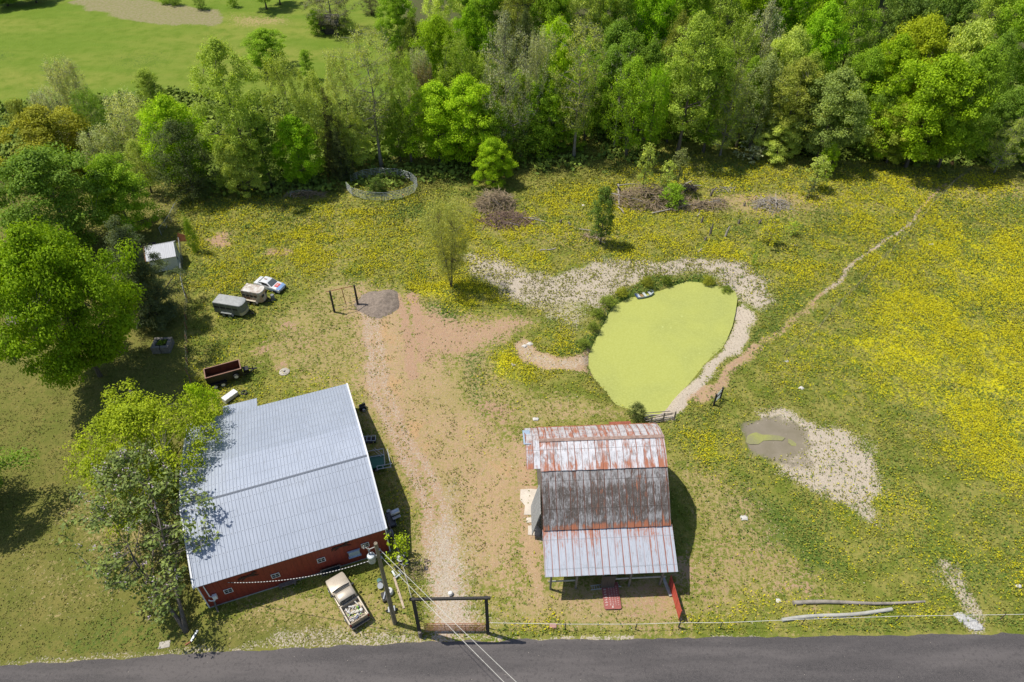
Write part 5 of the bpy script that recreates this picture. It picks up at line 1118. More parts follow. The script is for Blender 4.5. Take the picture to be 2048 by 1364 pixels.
# ---- livestock trailers
def horse_trailer(name, label, rear, front, wdt, hgt, mats, nose, zref):
    a0, a1 = G(*rear, zref), G(*front, zref); an_ = ang(a0, a1); ln = (a1-a0).to_2d().length
    t = thing(name, label, 'trailer', ((a0.x+a1.x)/2, (a0.y+a1.y)/2, 0), an_); t.location.z = tz(t.location.x, t.location.y)
    wall, roof_, trim, accent = mats; hw = wdt/2; xb = -ln/2; xf = ln/2
    def outline(n=7, k=0):
        pts = [(xb, -hw)]
        for i in range(n+1):
            a = -math.pi/2+math.pi*i/n; pts.append((xf-nose+nose*math.cos(a)**.8 if math.cos(a) > 1e-6 else xf-nose, (hw-k)*math.sin(a)))
        return pts+[(xb, hw)]
    ol = outline(); b = MB(); b.prism(ol, .48, hgt-.12, axis='z'); b.build('wall', wall, t)
    for s in (-1, 1):
        for k_ in range(4):
            x0 = xb+.12+k_*(ln-nose-.2)/4; b = MB(); b.box(x0, x0+(ln-nose-.2)/4-.1, s*(hw+.006)-.006, s*(hw+.006)+.006, hgt*.56, hgt*.72); b.build('vent_opening', DARK, t)
    b = MB(); b.prism([(x*1.006, y*1.006) for x, y in outline()[1:-1]], hgt*.60, hgt*.63, axis='z'); b.build('nose_strip', trim, t)
    k = len(ol); b = MB(); sc = [(1.0, hgt-.12), (.995, hgt-.06), (.96, hgt-.01), (.6, hgt+.03)]
    b.loft([[(x*s_, y*s_, z) for x, y in ol] for s_, z in sc]); b.build('roof', roof_, t, smooth=True)
    for i in range(5):
        x = xb+.05+i*(ln-nose-.1)/4
        for s in (-1, 1): b = MB(); b.box(x-.03, x+.03, s*(hw+.012)-.012, s*(hw+.012)+.012, .5, hgt-.14); b.build('wall_stud', trim, t)
    for s in (-1, 1):
        b = MB(); b.box(xb, xf-nose, s*(hw+.012)-.012, s*(hw+.012)+.012, hgt*.585, hgt*.605); b.build('vent_slat', trim, t)
    if accent:
        b = MB(); ac_ = [(x*1.012, y*1.012) for x, y in outline()[1:-1]]; b.prism(ac_, .50, .95, axis='z'); b.build('nose_panel', accent, t)
    cx = xb+ln*.42
    for s in (-1, 1):
        for dx in (-.42, .42): wheel(t, cx+dx, s*(hw+.12), .33, .2, trim)
        f = MB(); f.loft([[(x, s*(hw+.01), z), (x, s*(hw+.28), z), (x, s*(hw+.28), z-.03), (x, s*(hw+.01), z-.03)] for x, z in ((cx-.92, .42), (cx-.72, .74), (cx+.72, .74), (cx+.92, .42))]); f.build('fender', trim, t)
    b = MB(); b.beam((xf-nose, -hw*.8, .42), (xf+.75, 0, .42), .08); b.beam((xf-nose, hw*.8, .42), (xf+.75, 0, .42), .08); b.tube([(xf+.62, .0, .02), (xf+.62, .0, .75)], .035); b.box(xf+.68, xf+.9, -.06, .06, .40, .50); b.build('tongue', DARK, t)
    b = MB(); b.box(xb+.02, xf-nose, -hw+.05, hw-.05, .38, .48); b.build('chassis', DARK, t)
    return t, xb, xf, hw
GT = M('grey_green_panel', (.15, .17, .15), .5, var=.2); 
t1, *_ = horse_trailer('livestock_trailer', 'dark grey green livestock trailer with a tan nose panel', (431, 597), (489, 606), 1.75, 2.1, (GT, M('dusty_grey_roof', (.36, .37, .36), .6, var=.25), M('trailer_trim', (.24, .26, .25), .5), M('tan_panel', (.46, .42, .28), .6)), .5, 2.0)
RW = M('rust_stained_white', (.62, .58, .50), .6, var=.45, scale=1.4, col2=(.42, .24, .13)); 
t2, xb, xf, hw = horse_trailer('horse_trailer', 'small white rust streaked horse trailer beside the race car', (487, 574), (527, 581), 1.6, 2.05, (RW, M('peeling_roof', (.62, .60, .55), .6, var=.5, scale=2.2, col2=(.30, .22, .16)), M('cream_trim', (.56, .50, .38), .6, var=.3), None), .5, 2.0)
for s in (-.38, .38):
    b = MB(); b.box(xf-.06, xf+.02, s-.22, s+.22, 1.25, 1.55); b.build('front_window', GLASS, t2)
b = MB(); b.box(xb+.3, xb+1.3, -hw-.02, -hw+.0, .7, 1.2); b.build('brown_panel', M('brown_panel', (.26, .12, .06), .8, var=.3), t2)
# ---- dump trailer
ZR = 1.85; d0, d1 = G(410, 757, ZR), G(482, 737, ZR); e0 = G(406, 738, ZR)
da = ang(d0, d1); dl = (d1-d0).to_2d().length; dw = abs((e0-d0).dot(Vector((-math.sin(da), math.cos(da), 0))))
n_ = Vector((-math.sin(da), math.cos(da), 0)); o0 = d0+n_*dw*.5; mid = (d0+d1)/2+n_*dw*.5
dt = thing('dump_trailer', 'black high sided dump trailer with rusty empty box', 'trailer', (mid.x, mid.y, 0), da); dt.location.z = tz(mid.x, mid.y)
BLK = M('black_steel', (.022, .020, .020), .5, .2, var=.4); RIN = M('rusty_box', (.16, .050, .022), .8, var=.5, scale=1.5); hl, hw = dl/2, dw/2
for (a0, a1, b0, b1) in ((-hl, hl, -hw, -hw+.07), (-hl, hl, hw-.07, hw), (-hl, -hl+.07, -hw+.07, hw-.07), (hl-.07, hl, -hw+.07, hw-.07)):
    b = MB(); b.box(a0, a1, b0, b1, .70, ZR-.05); b.build('side_panel', BLK, dt)
for (a0, a1, b0, b1) in ((-hl+.072, hl-.072, -hw+.072, -hw+.09), (-hl+.072, hl-.072, hw-.09, hw-.072), (-hl+.072, -hl+.09, -hw+.09, hw-.09), (hl-.09, hl-.072, -hw+.09, hw-.09)):
    b = MB(); b.box(a0, a1, b0, b1, .78, ZR-.06); b.build('inner_lining', RIN, dt)
b = MB(); b.box(-hl+.07, hl-.07, -hw+.07, hw-.07, .68, .77); b.build('floor', RIN, dt)
for (a0, a1, b0, b1) in ((-hl-.02, hl+.02, -hw-.02, -hw+.09), (-hl-.02, hl+.02, hw-.09, hw+.02), (-hl-.02, -hl+.09, -hw+.09, hw-.09), (hl-.09, hl+.02, -hw+.09, hw-.09)):
    b = MB(); b.box(a0, a1, b0, b1, ZR-.05, ZR+.02); b.build('top_rail', M('worn_rust_rail', (.30, .16, .11), .7, var=.3), dt)
for i in range(8):
    for s in (-1, 1): b = MB(); x = -hl+.2+i*(dl-.4)/7; b.box(x-.035, x+.035, s*(hw+.02)-.02, s*(hw+.02)+.02, .72, ZR-.06); b.build('stake', BLK, dt)
for s in (-1, 1):
    for x in (-hl*.42-.42, -hl*.42+.42): wheel(dt, x, s*(hw+.12), .36, .22, WHITEP)
    b = MB(); b.box(-hl*.42-.95, -hl*.42+.95, s*(hw+.14)-.16, s*(hw+.14)+.16, .74, .77); b.build('fender', BLK, dt)
b = MB(); r_ = .36; b.lathe([(r_*.62, -.1), (r_*.92, -.1), (r_, 0), (r_*.92, .1), (r_*.62, .1)], (hl*.62, -hw-.16, 1.05), 18, 'y'); sp_ = b.build('spare_tyre', DARK, dt, smooth=True)
b = MB(); b.lathe([(r_*.6, -.11), (r_*.6, .05)], (hl*.62, -hw-.16, 1.05), 18, 'y'); b.build('rim', WHITEP, sp_)
b = MB(); b.beam((hl, -hw*.8, .55), (hl+1.35, 0, .55), .12); b.beam((hl, hw*.8, .55), (hl+1.35, 0, .55), .12); b.box(hl+1.25, hl+1.6, -.08, .08, .5, .62); b.box(hl+.1, hl+.7, -.35, .35, .6, 1.0); b.tube([(hl+1.15, .0, 0), (hl+1.15, 0, 1.1)], .05); b.build('tongue', BLK, dt)
b = MB(); b.box(-hl, hl, -hw*.5, hw*.5, .45, .66); b.build('chassis', BLK, dt)

# ---- small things in the field
def tyre(px, py, r, label, tilt=(0, 0, 0)):
    b = MB(); K = 20; Q = 8; V = []
    for i in range(K):
        for j in range(Q):
            a = 2*math.pi*i/K; q = 2*math.pi*j/Q; rr = r*.74+r*.26*math.cos(q); V.append((rr*math.cos(a), rr*math.sin(a), .11+.11*math.sin(q)))
    b.add(V, [(i*Q+j, ((i+1) % K)*Q+j, ((i+1) % K)*Q+(j+1) % Q, i*Q+(j+1) % Q) for i in range(K) for j in range(Q)])
    o = b.build('tyre', DARK, loc=put(px, py), smooth=True); o.rotation_euler = tilt; return tag(o, label, 'tyre')
tyre(489, 787, .40, 'old tyre lying flat in the grass below the dump trailer')
q0, q1 = G(450, 802), G(475, 784); an_ = ang(q0, q1)
fr = thing('freezer', 'white discarded freezer lying on its side by the workshop', 'freezer', put(462, 797), an_); b = MB(); b.box(-.85, .85, -.36, .36, 0, .62); b.build('cabinet', WHITEP, fr, bevel=.03)
b = MB(); b.box(-.85, .85, -.38, .38, .635, .70); b.build('lid', M('white_lid', (.76, .77, .76), .4), fr, bevel=.015); b = MB(); b.box(-.80, .80, -.375, -.362, .05, .2); b.build('grille', DARK, fr)
o = MB().lathe([(.27, 0), (.27, .04), (.25, .08), (.25, .42), (.27, .45), (.25, .5), (.25, .80), (.22, .84)], n=16).build('barrel', M('grey_barrel', (.22, .23, .24), .6, .2, var=.3), loc=put(547, 600), smooth=True); tag(o, 'grey steel barrel standing right of the horse trailer', 'barrel')
wc = thing('well_cover', 'round concrete well cover set in a worn patch by the dump trailer', 'well cover', put(569, 744)); MB().lathe([(.62, -.1), (.62, .10), (.55, .14)], n=20).build('concrete_ring', M('pale_concrete', (.46, .42, .36), .9, var=.25, bump=.3), wc, smooth=True); MB().lathe([(.12, .14), (.12, .17)], n=10).build('cap', DARK, wc)
pl = thing('block_planter', 'square concrete block planter with weeds inside on the left lawn', 'planter', put(328, 697), R(4))
BLOCK = M('concrete_block', (.24, .22, .20), .95, var=.3, bump=.4)
for i, (x, y, a_) in enumerate([(-.55, -.75, 0), (.55, -.75, 0), (-.55, .75, 0), (.55, .75, 0), (-.85, 0, 1), (.85, 0, 1)]):
    b = MB(); w_, h_ = (.5, .2) if not a_ else (.2, .52)
    b.box(x-w_, x+w_, y-h_, y+h_, -.05, .38); b.box(x-w_*.98, x+w_*.98, y-h_*.96, y+h_*.96, .40, .95); b.build('block_course', BLOCK, pl, bevel=.015)
V, val = leaves_np([(random.Random(i).uniform(-.4, .4), random.Random(i+50).uniform(-.3, .3), .9) for i in range(9)], [.28]*9, 40, .14); lo = bpy.data.objects.new('weeds', leaf_mesh('weeds', V, val)); COL.objects.link(lo); lo.parent = pl; lo.color = (.2, .3, .03, 1)

# swing gate frame by the manure heap
gf = thing('pole_gateway', 'tall two post gate frame with rusty top pipe beside the manure heap', 'gate frame', put(692, 618)); o0 = Vector(gf.location)
p1, p2 = Vector(put(669, 624))-o0, Vector(put(716, 611))-o0; h1, h2 = htop(624, 582), htop(611, 570)
for p, h in ((p1, h1), (p2, h2)): MB().tube([p-Vector((0, 0, .3)), p+Vector((0, 0, h))], [.15, .12], 8).build('post', BLACKP, gf, smooth=True)
MB().tube([p1+Vector((-.5, -.1, h1-.05)), p2+Vector((0, 0, h2-.1))], .045, 6).build('top_pipe', RUST, gf)
pm = p1.lerp(p2, .5); MB().tube([pm+Vector((-.12, .2, h1-.15)), pm+Vector((.05, .1, .6))], .05, 6).build('hanging_chain', RUST, gf)
for z in (.35, .9): MB().tube([p1+Vector((0, 0, z)), p2+Vector((0, 0, z))], .015, 4).build('wire', WIRE, gf)
# manure heap
def heap(name, label, cat, cx, cy, rx, ry, h, mat, seed=1, n=44):
    c = Vector(put(cx, cy)); V = []; 
    for j in range(n):
        for i in range(n):
            x = (i/(n-1)*2-1)*1.25; y = (j/(n-1)*2-1)*1.25; rr = math.hypot(x, y)*(1+.07*math.sin(3*math.atan2(y, x)+seed)+.05*math.sin(5*math.atan2(y, x)))
            V.append([x*rx, y*ry, rr])
    V = np.array(V); nz = fbm(V[:, 0]+seed*31, V[:, 1], 1.4, 5); nf = fbm(V[:, 0]+seed*57, V[:, 1], .4, 3); V[:, 2] = h*np.clip(1-V[:, 2]**2.2, -.4, 1)*(.55+.9*nz)+.25*(nf-.5)*h-.05
    Fc = [(j*n+i, j*n+i+1, (j+1)*n+i+1, (j+1)*n+i) for j in range(n-1) for i in range(n-1)]
    o = bpy.data.objects.new(name, mesh_np(name, V, Fc, mat, True)); COL.objects.link(o); o.location = c; return tag(o, label, cat)
heap('manure_heap', 'grey brown heap of old manure and hay beside the tall gate frame', 'heap', 757, 606, 3.0, 2.9, .8, M('old_manure', (.27, .215, .17), .95, var=.4, scale=3, bump=.8), 2)
# round pen
cen = G(765, 377); cen = Vector((cen.x, cen.y, tz(cen.x, cen.y))); ra_ = (G(835, 375)-G(695, 375)).x/2; rb2 = (G(765, 353)-G(765, 403)).y/2
pen = thing('round_pen', 'round pen of galvanised tube panels at the foot of the trees', 'pen', cen)
NP = 12; crn = [Vector((ra_*math.cos(2*math.pi*i/NP+.15), rb2*math.sin(2*math.pi*i/NP+.15), 0)) for i in range(NP)]
for i in range(NP):
    a, b_ = crn[i], crn[(i+1) % NP]
    if i == 5: continue
    d = (b_-a).normalized()*.04; t = MB()
    za = tz(cen.x+a.x, cen.y+a.y)-cen.z; zb = tz(cen.x+b_.x, cen.y+b_.y)-cen.z; a = a+Vector((0, 0, za)); b_ = b_+Vector((0, 0, zb))
    for z in (.25, .5, .75, 1.0, 1.25, 1.52): t.tube([a+d+Vector((0, 0, z)), b_-d+Vector((0, 0, z))], .024, 5)
    for q in (a+d, b_-d, a.lerp(b_, .5)): t.tube([q+Vector((0, 0, .0)), q+Vector((0, 0, 1.54))], .028, 5)
    t.build('panel', GREYT, pen)
o = MB().lathe([(.01, 0), (.13, .05), (.16, .16), (.12, .27), (.01, .3)], n=12).build('feed_tub', M('orange_plastic', (.5, .25, .04), .5), loc=put(806, 391), smooth=True); tag(o, 'small orange tub outside the round pen\'s front', 'tub')

# ---- brush piles, logs and stumps
STK = M('dead_branches', (.42, .32, .20), .95, var=.45, scale=2.5); STG = M('bleached_wood', (.42, .38, .33), .9, var=.3, scale=3); STD = M('dark_branches', (.10, .08, .065), .95, var=.3)
def sticks(rx, ry, h, n, seed, lmax=3.0, r=.03):
    g = random.Random(seed); b = MB()
    for i in range(n):
        a = g.uniform(0, 6.28); q = math.sqrt(g.random()); x, y = rx*q*math.cos(a), ry*q*math.sin(a); z = h*(1-q*q)*g.random()+.04
        L = g.uniform(.5, lmax)*(.5+.5*g.random()); aa = g.gauss(0, .9)+(0 if g.random() < .6 else 1.5); el = g.gauss(0, .22); d = Vector((math.cos(aa)*math.cos(el), math.sin(aa)*math.cos(el), math.sin(el)))*L/2
        p = Vector((x, y, z)); rr = r*g.uniform(.4, 1.3); p0, p1 = p-d, p+d; p0.z = max(.0, p0.z); p1.z = max(.02, p1.z)
        b.tube([p0, p+Vector((g.uniform(-.1, .1), g.uniform(-.1, .1), g.uniform(0, .12)))*L*.3, p1], [rr, rr*.8, rr*.4], 4, cap=False)
    return b
def pile(px, py, rx, ry, h, n, seed, label, logs=(), lmax=3.0, mat=None):
    o = thing('brush_pile', label, 'brush pile', put(px, py)); s = sticks(rx, ry, h, int(n*.8), seed, lmax*1.15, .042).build('twigs', mat or STK, o); s['kind'] = 'stuff'
    sticks(rx*.8, ry*.8, h*.7, n//6, seed+1, lmax*.8, .035).build('dark_twigs', STD, o)['kind'] = 'stuff'
    for (x0, y0, z0, x1, y1, z1, r) in logs:
        m_ = Vector(((x0+x1)/2, (y0+y1)/2+.15, (z0+z1)/2+.1)); MB().tube([(x0, y0, z0), m_, (x1, y1, z1)], [r, r*.8, r*.5], 7).build('log', STG, o, smooth=True)
    return o
pile(992, 411, 3.1, 2.5, 2.9, 620, 1, 'large grey heap of cut branches left of the narrow pear tree', [(-1.8, .4, 1.6, 1.0, -1.2, .6, .10), (.2, -1.5, .2, .2, .5, 1.0, .08), (1.2, .9, .5, 2.8, 1.1, 1.0, .07)])
pile(1015, 442, 4.1, 2.3, 1.1, 520, 3, 'low flattened spread of brown brush below the large branch heap', [(.6, .8, .2, 5.6, -.3, .15, .10), (-.6, -.9, .3, 1.8, -1.6, .25, .12), (3, .6, .2, 4.8, .4, .12, .08)], mat=M('brown_brush', (.28, .185, .14), .95, var=.5, scale=2.5))
pile(1300, 402, 6.8, 3.0, 2.7, 1000, 5, 'biggest brush pile with long bleached limbs right of the pear tree', [(-6.0, 1.0, .8, 1.5, -2.2, .3, .10), (-4.6, 3.6, .8, -5.0, -1.8, .4, .15), (-4.8, 2.0, 1.6, -1.0, 3.6, .8, .09), (-5.2, -2.0, .3, -4.4, -3.6, .1, .09), (-1, 2.2, 1.4, 2.0, -2.2, .2, .08), (3.2, 2.4, .9, 4.2, -1.0, .3, .06)])
pile(1378, 414, 6.2, 1.2, 1.0, 360, 7, 'long low row of cut branches trailing right from the biggest pile', [(-6, -2.0, .2, 5.0, 1.2, .5, .10), (1, .3, .2, 5.2, 1.0, .3, .06)], lmax=4)
pile(1374, 378, 1.6, 1.0, 1.0, 150, 9, 'root ball and snags behind the biggest brush pile', [(-1, 0, .2, .6, .2, 1.4, .14), (.2, 0, .3, 2.4, .3, .5, .10)], mat=STD)
pile(1543, 411, 2.8, 1.9, .9, 190, 11, 'small scatter of bleached branches in the upper right field', [(.4, -1.0, .2, .9, 2.0, 1.2, .07), (-.9, -.8, .1, -1.6, 1.6, .9, .06), (1.0, .2, .9, 3.0, -.2, .3, .08)], mat=STG)
pile(1434, 404, 1.6, .8, .5, 90, 13, 'little heap of grey branches between the big pile and the bleached scatter', [], lmax=2)
pile(612, 389, 3.2, .9, .7, 220, 15, 'fallen grey branches in the shade left of the round pen', [(-3, 0, .2, 1, .3, .6, .12), (-2.3, -.8, .1, -2.0, .5, .8, .07)])
pile(1190, 472, 2.0, 1.0, .35, 110, 17, 'thin dead brush left of the pear tree\'s foot', [(-2.2, 1.6, .15, 1.3, .1, .2, .07), (.1, -.9, .1, .6, -.1, .3, .06)], lmax=2)
pile(1450, 380, 2.2, .7, .3, 60, 19, 'thin scatter of dead sticks above the grey heap', [], lmax=2, mat=STG)
gs = random.Random(12)
for i, (px, py, h, lean, lb) in enumerate([(1403, 445, 1.0, .1, 'low stump right of the long branch row'), (1420, 470, 1.9, .1, 'tall splintered snag in the middle of the field'), (1451, 472, 1.7, .3, 'bleached split snag right of the tall splintered one'), (1477, 447, .8, .1, 'short stump above the bleached split snag'), (1240, 388, 1.6, -.6, 'leaning dead stub at the left of the biggest pile'), (1420, 392, 1.6, .8, 'leaning grey stub right of the biggest pile'), (1410, 480, .6, .2, 'squat stump left of the tall splintered snag'), (1120, 446, .7, .3, 'small stump right of the flattened brush'), (1518, 446, .7, .3, 'dark stump below the bleached scatter'), (1488, 412, .6, .1, 'little dark stump in the worn patch'), (1140, 450, .6, -.3, 'pale cut stump left of the thin dead brush')]):
    x, y, z = put(px, py); g = random.Random(i); b = MB(); b.tube([(0, 0, -.1), (lean*.4, 0, h*.6), (lean, .05, h)], [.20, .14, .07], 7); b.tube([(.1, 0, h*.2), (-.25, .1, h*.75)], [.07, .03], 5)
    tag(b.build('stump', STG if i in (2, 10) else WOODP, loc=(x, y, z), smooth=True), lb, 'stump')
def log(p0, p1, r0, r1, label, mat=STG, wob=.1):
    a, b_ = Vector(put(*p0)), Vector(put(*p1)); m_ = (a+b_)/2; pts = []
    for i in range(9):
        t = i/8; q = a.lerp(b_, t); pts.append((q.x-m_.x+math.sin(t*5+r0*9)*wob, q.y-m_.y+math.sin(t*7)*wob, tz(q.x, q.y)+r0*.8-m_.z))
    return tag(MB().tube(pts, [r0+(r1-r0)*i/8 for i in range(9)], 10).build('log', mat, loc=m_, smooth=True), label, 'log')
log((1583, 1207), (1848, 1206), .20, .10, 'upper of two long peeled poles lying near the road', M('peeled_pole', (.34, .30, .25), .85, var=.4, scale=1.5))
log((1561, 1241), (1783, 1221), .17, .17, 'lower pale pole lying near the roadside fence wire', M('pale_pole', (.44, .43, .38), .85, var=.25, scale=1.5))
log((1078, 502), (1112, 498), .09, .08, 'short bare log in the grass below the thin brush')
log((1182, 470), (1212, 487), .07, .05, 'thin dead limb pointing at the pear tree\'s foot')
log((1395, 505), (1404, 499), .1, .08, 'little bleached log above the gravel bank')
log((1578, 488), (1596, 491), .08, .06, 'small pale log right of the yellow green seedling')
log((1393, 434), (1402, 424), .09, .07, 'short broken log right of the biggest pile')
log((1021, 729), (1031, 731), .12, .10, 'small bleached log in flowers left of the pond')
# rocks
def rocks(pts, name, label, cat, mat, seed, spread=0):
    g = random.Random(seed); o = thing(name, label, cat, put(*pts[0])); o0 = Vector(o.location)
    for (px, py) in pts:
        r = g.uniform(.16, .38); b = MB(); p = Vector(put(px, py))-o0
        bm = bmesh.new(); bmesh.ops.create_icosphere(bm, subdivisions=2, radius=r)
        for v in bm.verts: v.co = Vector((v.co.x*(1.2+.3*math.sin(v.co.y*9)), v.co.y, v.co.z*.55))*(1+.18*math.sin(v.co.x*17+px)+.12*math.cos(v.co.y*23))
        b.add([p+v.co+Vector((0, 0, r*.2)) for v in bm.verts], [[v.index for v in f.verts] for f in bm.faces]); bm.free(); b.build('stone', mat, o)
    return o
STONE = M('limestone', (.60, .57, .52), .9, var=.25)
gg = random.Random(3); pts = []
for i in range(95):
    t = gg.random(); x = 1915+t*42+gg.gauss(0, 5)+(abs(gg.gauss(0, 9)) if t > .6 else 0); y = 1228+t*34+gg.gauss(0, 3); pts.append((x, min(y, 1262)))
pts += [(1957+gg.random()*24, 1246+gg.gauss(0, 2)) for _ in range(22)]
rk = rocks(pts[:90], 'riprap', 'white broken rock spilled in the ditch beside the road', 'rocks', M('white_rock', (.50, .49, .47), .85, var=.3), 5)
for c in list(kids(rk)): c.scale = (.75, .75, .75)
for i, (px, py, lb) in enumerate([(1573, 722, 'white rock in the buttercups right of the pond'), (1603, 776, 'pale rock among flowers above the dried puddle'), (1863, 490, 'lone white stone high in the right field'), (1167, 411, 'white stone between the branch heap and pear tree'), (1071, 838, 'pale stone on the bare slope above the barn'), (1488, 1036, 'pale slab stone in the grass right of the barn'), (2036, 1173, 'white stone near the right edge by the road'), (1049, 692, 'flat stone at the head of the dry gully'), (1060, 688, 'second flat stone, right in the head of the dry gully'), (1557, 1202, 'white stone left of the upper peeled pole')]):
    x, y, z = put(px, py); bm = bmesh.new(); bmesh.ops.create_icosphere(bm, subdivisions=2, radius=.20+.05*(i % 3)); b = MB()
    for v in bm.verts: v.co = Vector((v.co.x*1.4, v.co.y, v.co.z*.45))*(1+.15*math.sin(v.co.x*19+i)+.1*math.cos(v.co.y*21+i))
    b.add([v.co for v in bm.verts], [[v.index for v in f.verts] for f in bm.faces]); bm.free(); tag(b.build('stone', STONE, loc=(x, y, z+.05)), lb, 'stone')
# ---- row boat
b0, b1 = G(1272, 592, -.3), G(1307, 583, -.3); ba = ang(b0, b1); bl = (b1-b0).to_2d().length; bm_ = (b0+b1)/2
bt = thing('rowing_boat', 'small blue grey rowing boat moored on the green pond', 'boat', (bm_.x, bm_.y, WZ), ba)
def bsec(x, hw, z0, z1, t=0): return [(x, -hw, z1), (x, -hw*.82, z0), (x, hw*.82, z0), (x, hw, z1), (x, hw-.05, z1), (x, hw*.75, z0+.05), (x, -hw*.75, z0+.05), (x, -hw+.05, z1)]
BH = M('boat_hull', (.30, .36, .38), .5, var=.2); h_ = bl/2
MB().loft([bsec(-h_, .42, -.05, .34), bsec(-h_*.5, .56, -.1, .30), bsec(0, .60, -.1, .30), bsec(h_*.5, .54, -.08, .32), bsec(h_*.88, .30, 0, .38), bsec(h_, .12, .1, .40)]).build('hull', BH, bt)
for x in (-h_*.72, -h_*.05, h_*.55): b = MB(); b.box(x-.16, x+.16, -.50 if x < h_*.5 else -.4, .50 if x < h_*.5 else .4, .18, .23); b.build('thwart', M('boat_seat', (.50, .54, .54), .6), bt)
MB().box(-h_*.55, -h_*.2, -.3, .3, -.02, .12).build('tarp', M('tan_tarp', (.30, .19, .08), .8), bt); MB().box(-h_*.98, -h_*.85, -.3, .3, .12, .30).build('blue_box', M('blue_box', (.06, .10, .26), .5), bt, bevel=.02)

# ---- entrance gate, pole, wires
eg = thing('entrance_gateway', 'tall dark timber entrance frame of two posts and a crossbar over the drive', 'gate frame', put(908, 1267)); o0 = Vector(eg.location)
pl_, pr_ = Vector(put(840, 1268))-o0, Vector(put(976, 1266))-o0; hl_, hr_ = htop(1268, 1197), htop(1266, 1194)
for p, h in ((pl_, hl_), (pr_, hr_)): MB().beam(p-Vector((0, 0, .3)), p+Vector((0, 0, h)), .26, .26, up=(0, 1, 0)).build('post', BLACKP, eg, bevel=.02)
MB().beam(pl_+Vector((-.3, 0, hl_-.12)), pr_+Vector((.35, 0, hr_-.12)), .20, .24).build('crossbar', BLACKP, eg, bevel=.02)
tg = thing('tube_gate', 'closed rusty red tube gate across the gravel drive', 'gate', put(909, 1262)); o0 = Vector(tg.location)
g0, g1 = Vector(put(850, 1262))-o0, Vector(put(972, 1262))-o0; g0.z = g1.z = .15
t = MB()
for z in (.0, .22, .44, .66, .92, 1.22): t.tube([g0+Vector((.05, 0, z)), g1+Vector((-.05, 0, z))], .038, 6)
t.tube([g0, g0+Vector((0, 0, 1.14)), g0+Vector((.1, 0, 1.22))], .03, 6); t.tube([g1+Vector((-.1, 0, 1.22)), g1+Vector((0, 0, 1.14)), g1], .03, 6); t.build('tube_frame', RUST, tg)
for f in (1/3, 2/3): q = g0.lerp(g1, f); MB().beam(q, q+Vector((0, 0, 1.22)), .05, .03).build('brace', RUST, tg)
o = MB().lathe([(.17, -.2), (.17, .85), (.15, .9)], n=12).build('gate_stub_post', WOODP, loc=put(841, 1273), smooth=True); tag(o, 'short thick wooden post at the left foot of the entrance frame', 'post')
o = MB().lathe([(.02, -.2), (.17, -.13), (.24, 0), (.17, .17), (.02, .24)], n=16).build('float_ball', WHITEP, loc=put(901, 1188, .2), smooth=True); tag(o, 'white ball sitting on the gravel drive', 'ball')
pb_ = Vector(put(790, 1246)); ph = htop(1246, 1086)
up = thing('utility_pole', 'tall wooden utility pole with grey transformer beside the pickup truck', 'utility pole', pb_)
MB().tube([(0, 0, -.4), (0, 0, ph)], [.21, .14], 12).build('shaft', M('pole_wood', (.26, .215, .15), .85, var=.4, scale=1.5, stretch=(5, 5, .4)), up, smooth=True)
tz_ = ph-2.3; T = MB(); T.lathe([(.20, 0), (.29, .05), (.29, .75), (.31, .78), (.27, .86), (.08, .90)], (-.52, -.15, tz_), 18); tr_ = T.build('transformer', M('transformer_grey', (.42, .46, .48), .45, .2, var=.1), up, smooth=True)
for dx, dy in ((-.12, .1), (.1, .12)): MB().lathe([(.05, 0), (.07, .04), (.04, .08), (.07, .12), (.04, .16), (.05, .24)], (-.52+dx, -.15+dy, tz_+.86), 10).build('bushing', M('porcelain', (.45, .42, .38), .3), tr_, smooth=True)
MB().beam((-.12, 0, tz_+.5), (-.3, -.08, tz_+.5), .1, .3).build('bracket', STEEL, up)
MB().tube([(-.1, 0, ph-.5), (-.55, -.05, ph-.75), (-.95, .0, ph-.5)], .035, 6).build('cutout_arm', M('pale_arm', (.5, .48, .44), .5), up)
for i, (x, z) in enumerate(((-.95, ph-.75), (-.62, ph-1.1))): MB().lathe([(.05, 0), (.08, .06), (.05, .1), (.08, .16), (.05, .2), (.08, .26), (.05, .32), (.03, .42)], (x, 0, z), 10).build('insulator', M('porcelain'), up, smooth=True)
for z in (ph-.9, ph-2.0): MB().lathe([(.06, 0), (.09, .05), (.05, .1), (.08, .16)], (.2, -.05, z), 10).build('wire_insulator', M('porcelain'), up, smooth=True)
def wire(name, label, a, b_, sag, r, mat, n=16):
    a, b_ = Vector(a), Vector(b_); pts = []
    for i in range(n+1): t = i/n; p = a.lerp(b_, t); p.z -= sag*4*t*(1-t); pts.append(p-a)
    return tag(MB().tube(pts, r, 5).build(name, mat, loc=a), label, 'cable')
WW_ = M('white_wire', (.62, .60, .54), .5)
e1 = G(1037, 1364, 11.2); e2_ = G(1012, 1364, 11.0); w1a = pb_+Vector((.22, -.05, ph-.8)); w2a = pb_+Vector((.22, -.05, ph-1.9))
wire('power_line', 'upper of two pale power lines running from the pole across the road', w1a, w1a+(e1-w1a)*1.9, .35, .019, WW_)
wire('power_line', 'lower of two pale power lines running from the pole across the road', w2a, w2a+(e2_-w2a)*1.9, .35, .019, WW_)
def twist():
    m, n, l, b = nt('twisted_cable'); tc = n.new('ShaderNodeTexCoord'); w = N(n, 'ShaderNodeTexWave'); w.inputs['Scale'].default_value = 1.1; w.bands_direction = 'X'; l.new(tc.outputs['Object'], w.inputs[0])
    l.new(mixc(n, l, mapr(n, l, w.outputs['Fac'], .4, .6), (.03, .03, .03), (.6, .58, .55)), b.inputs['Base Color']); return m
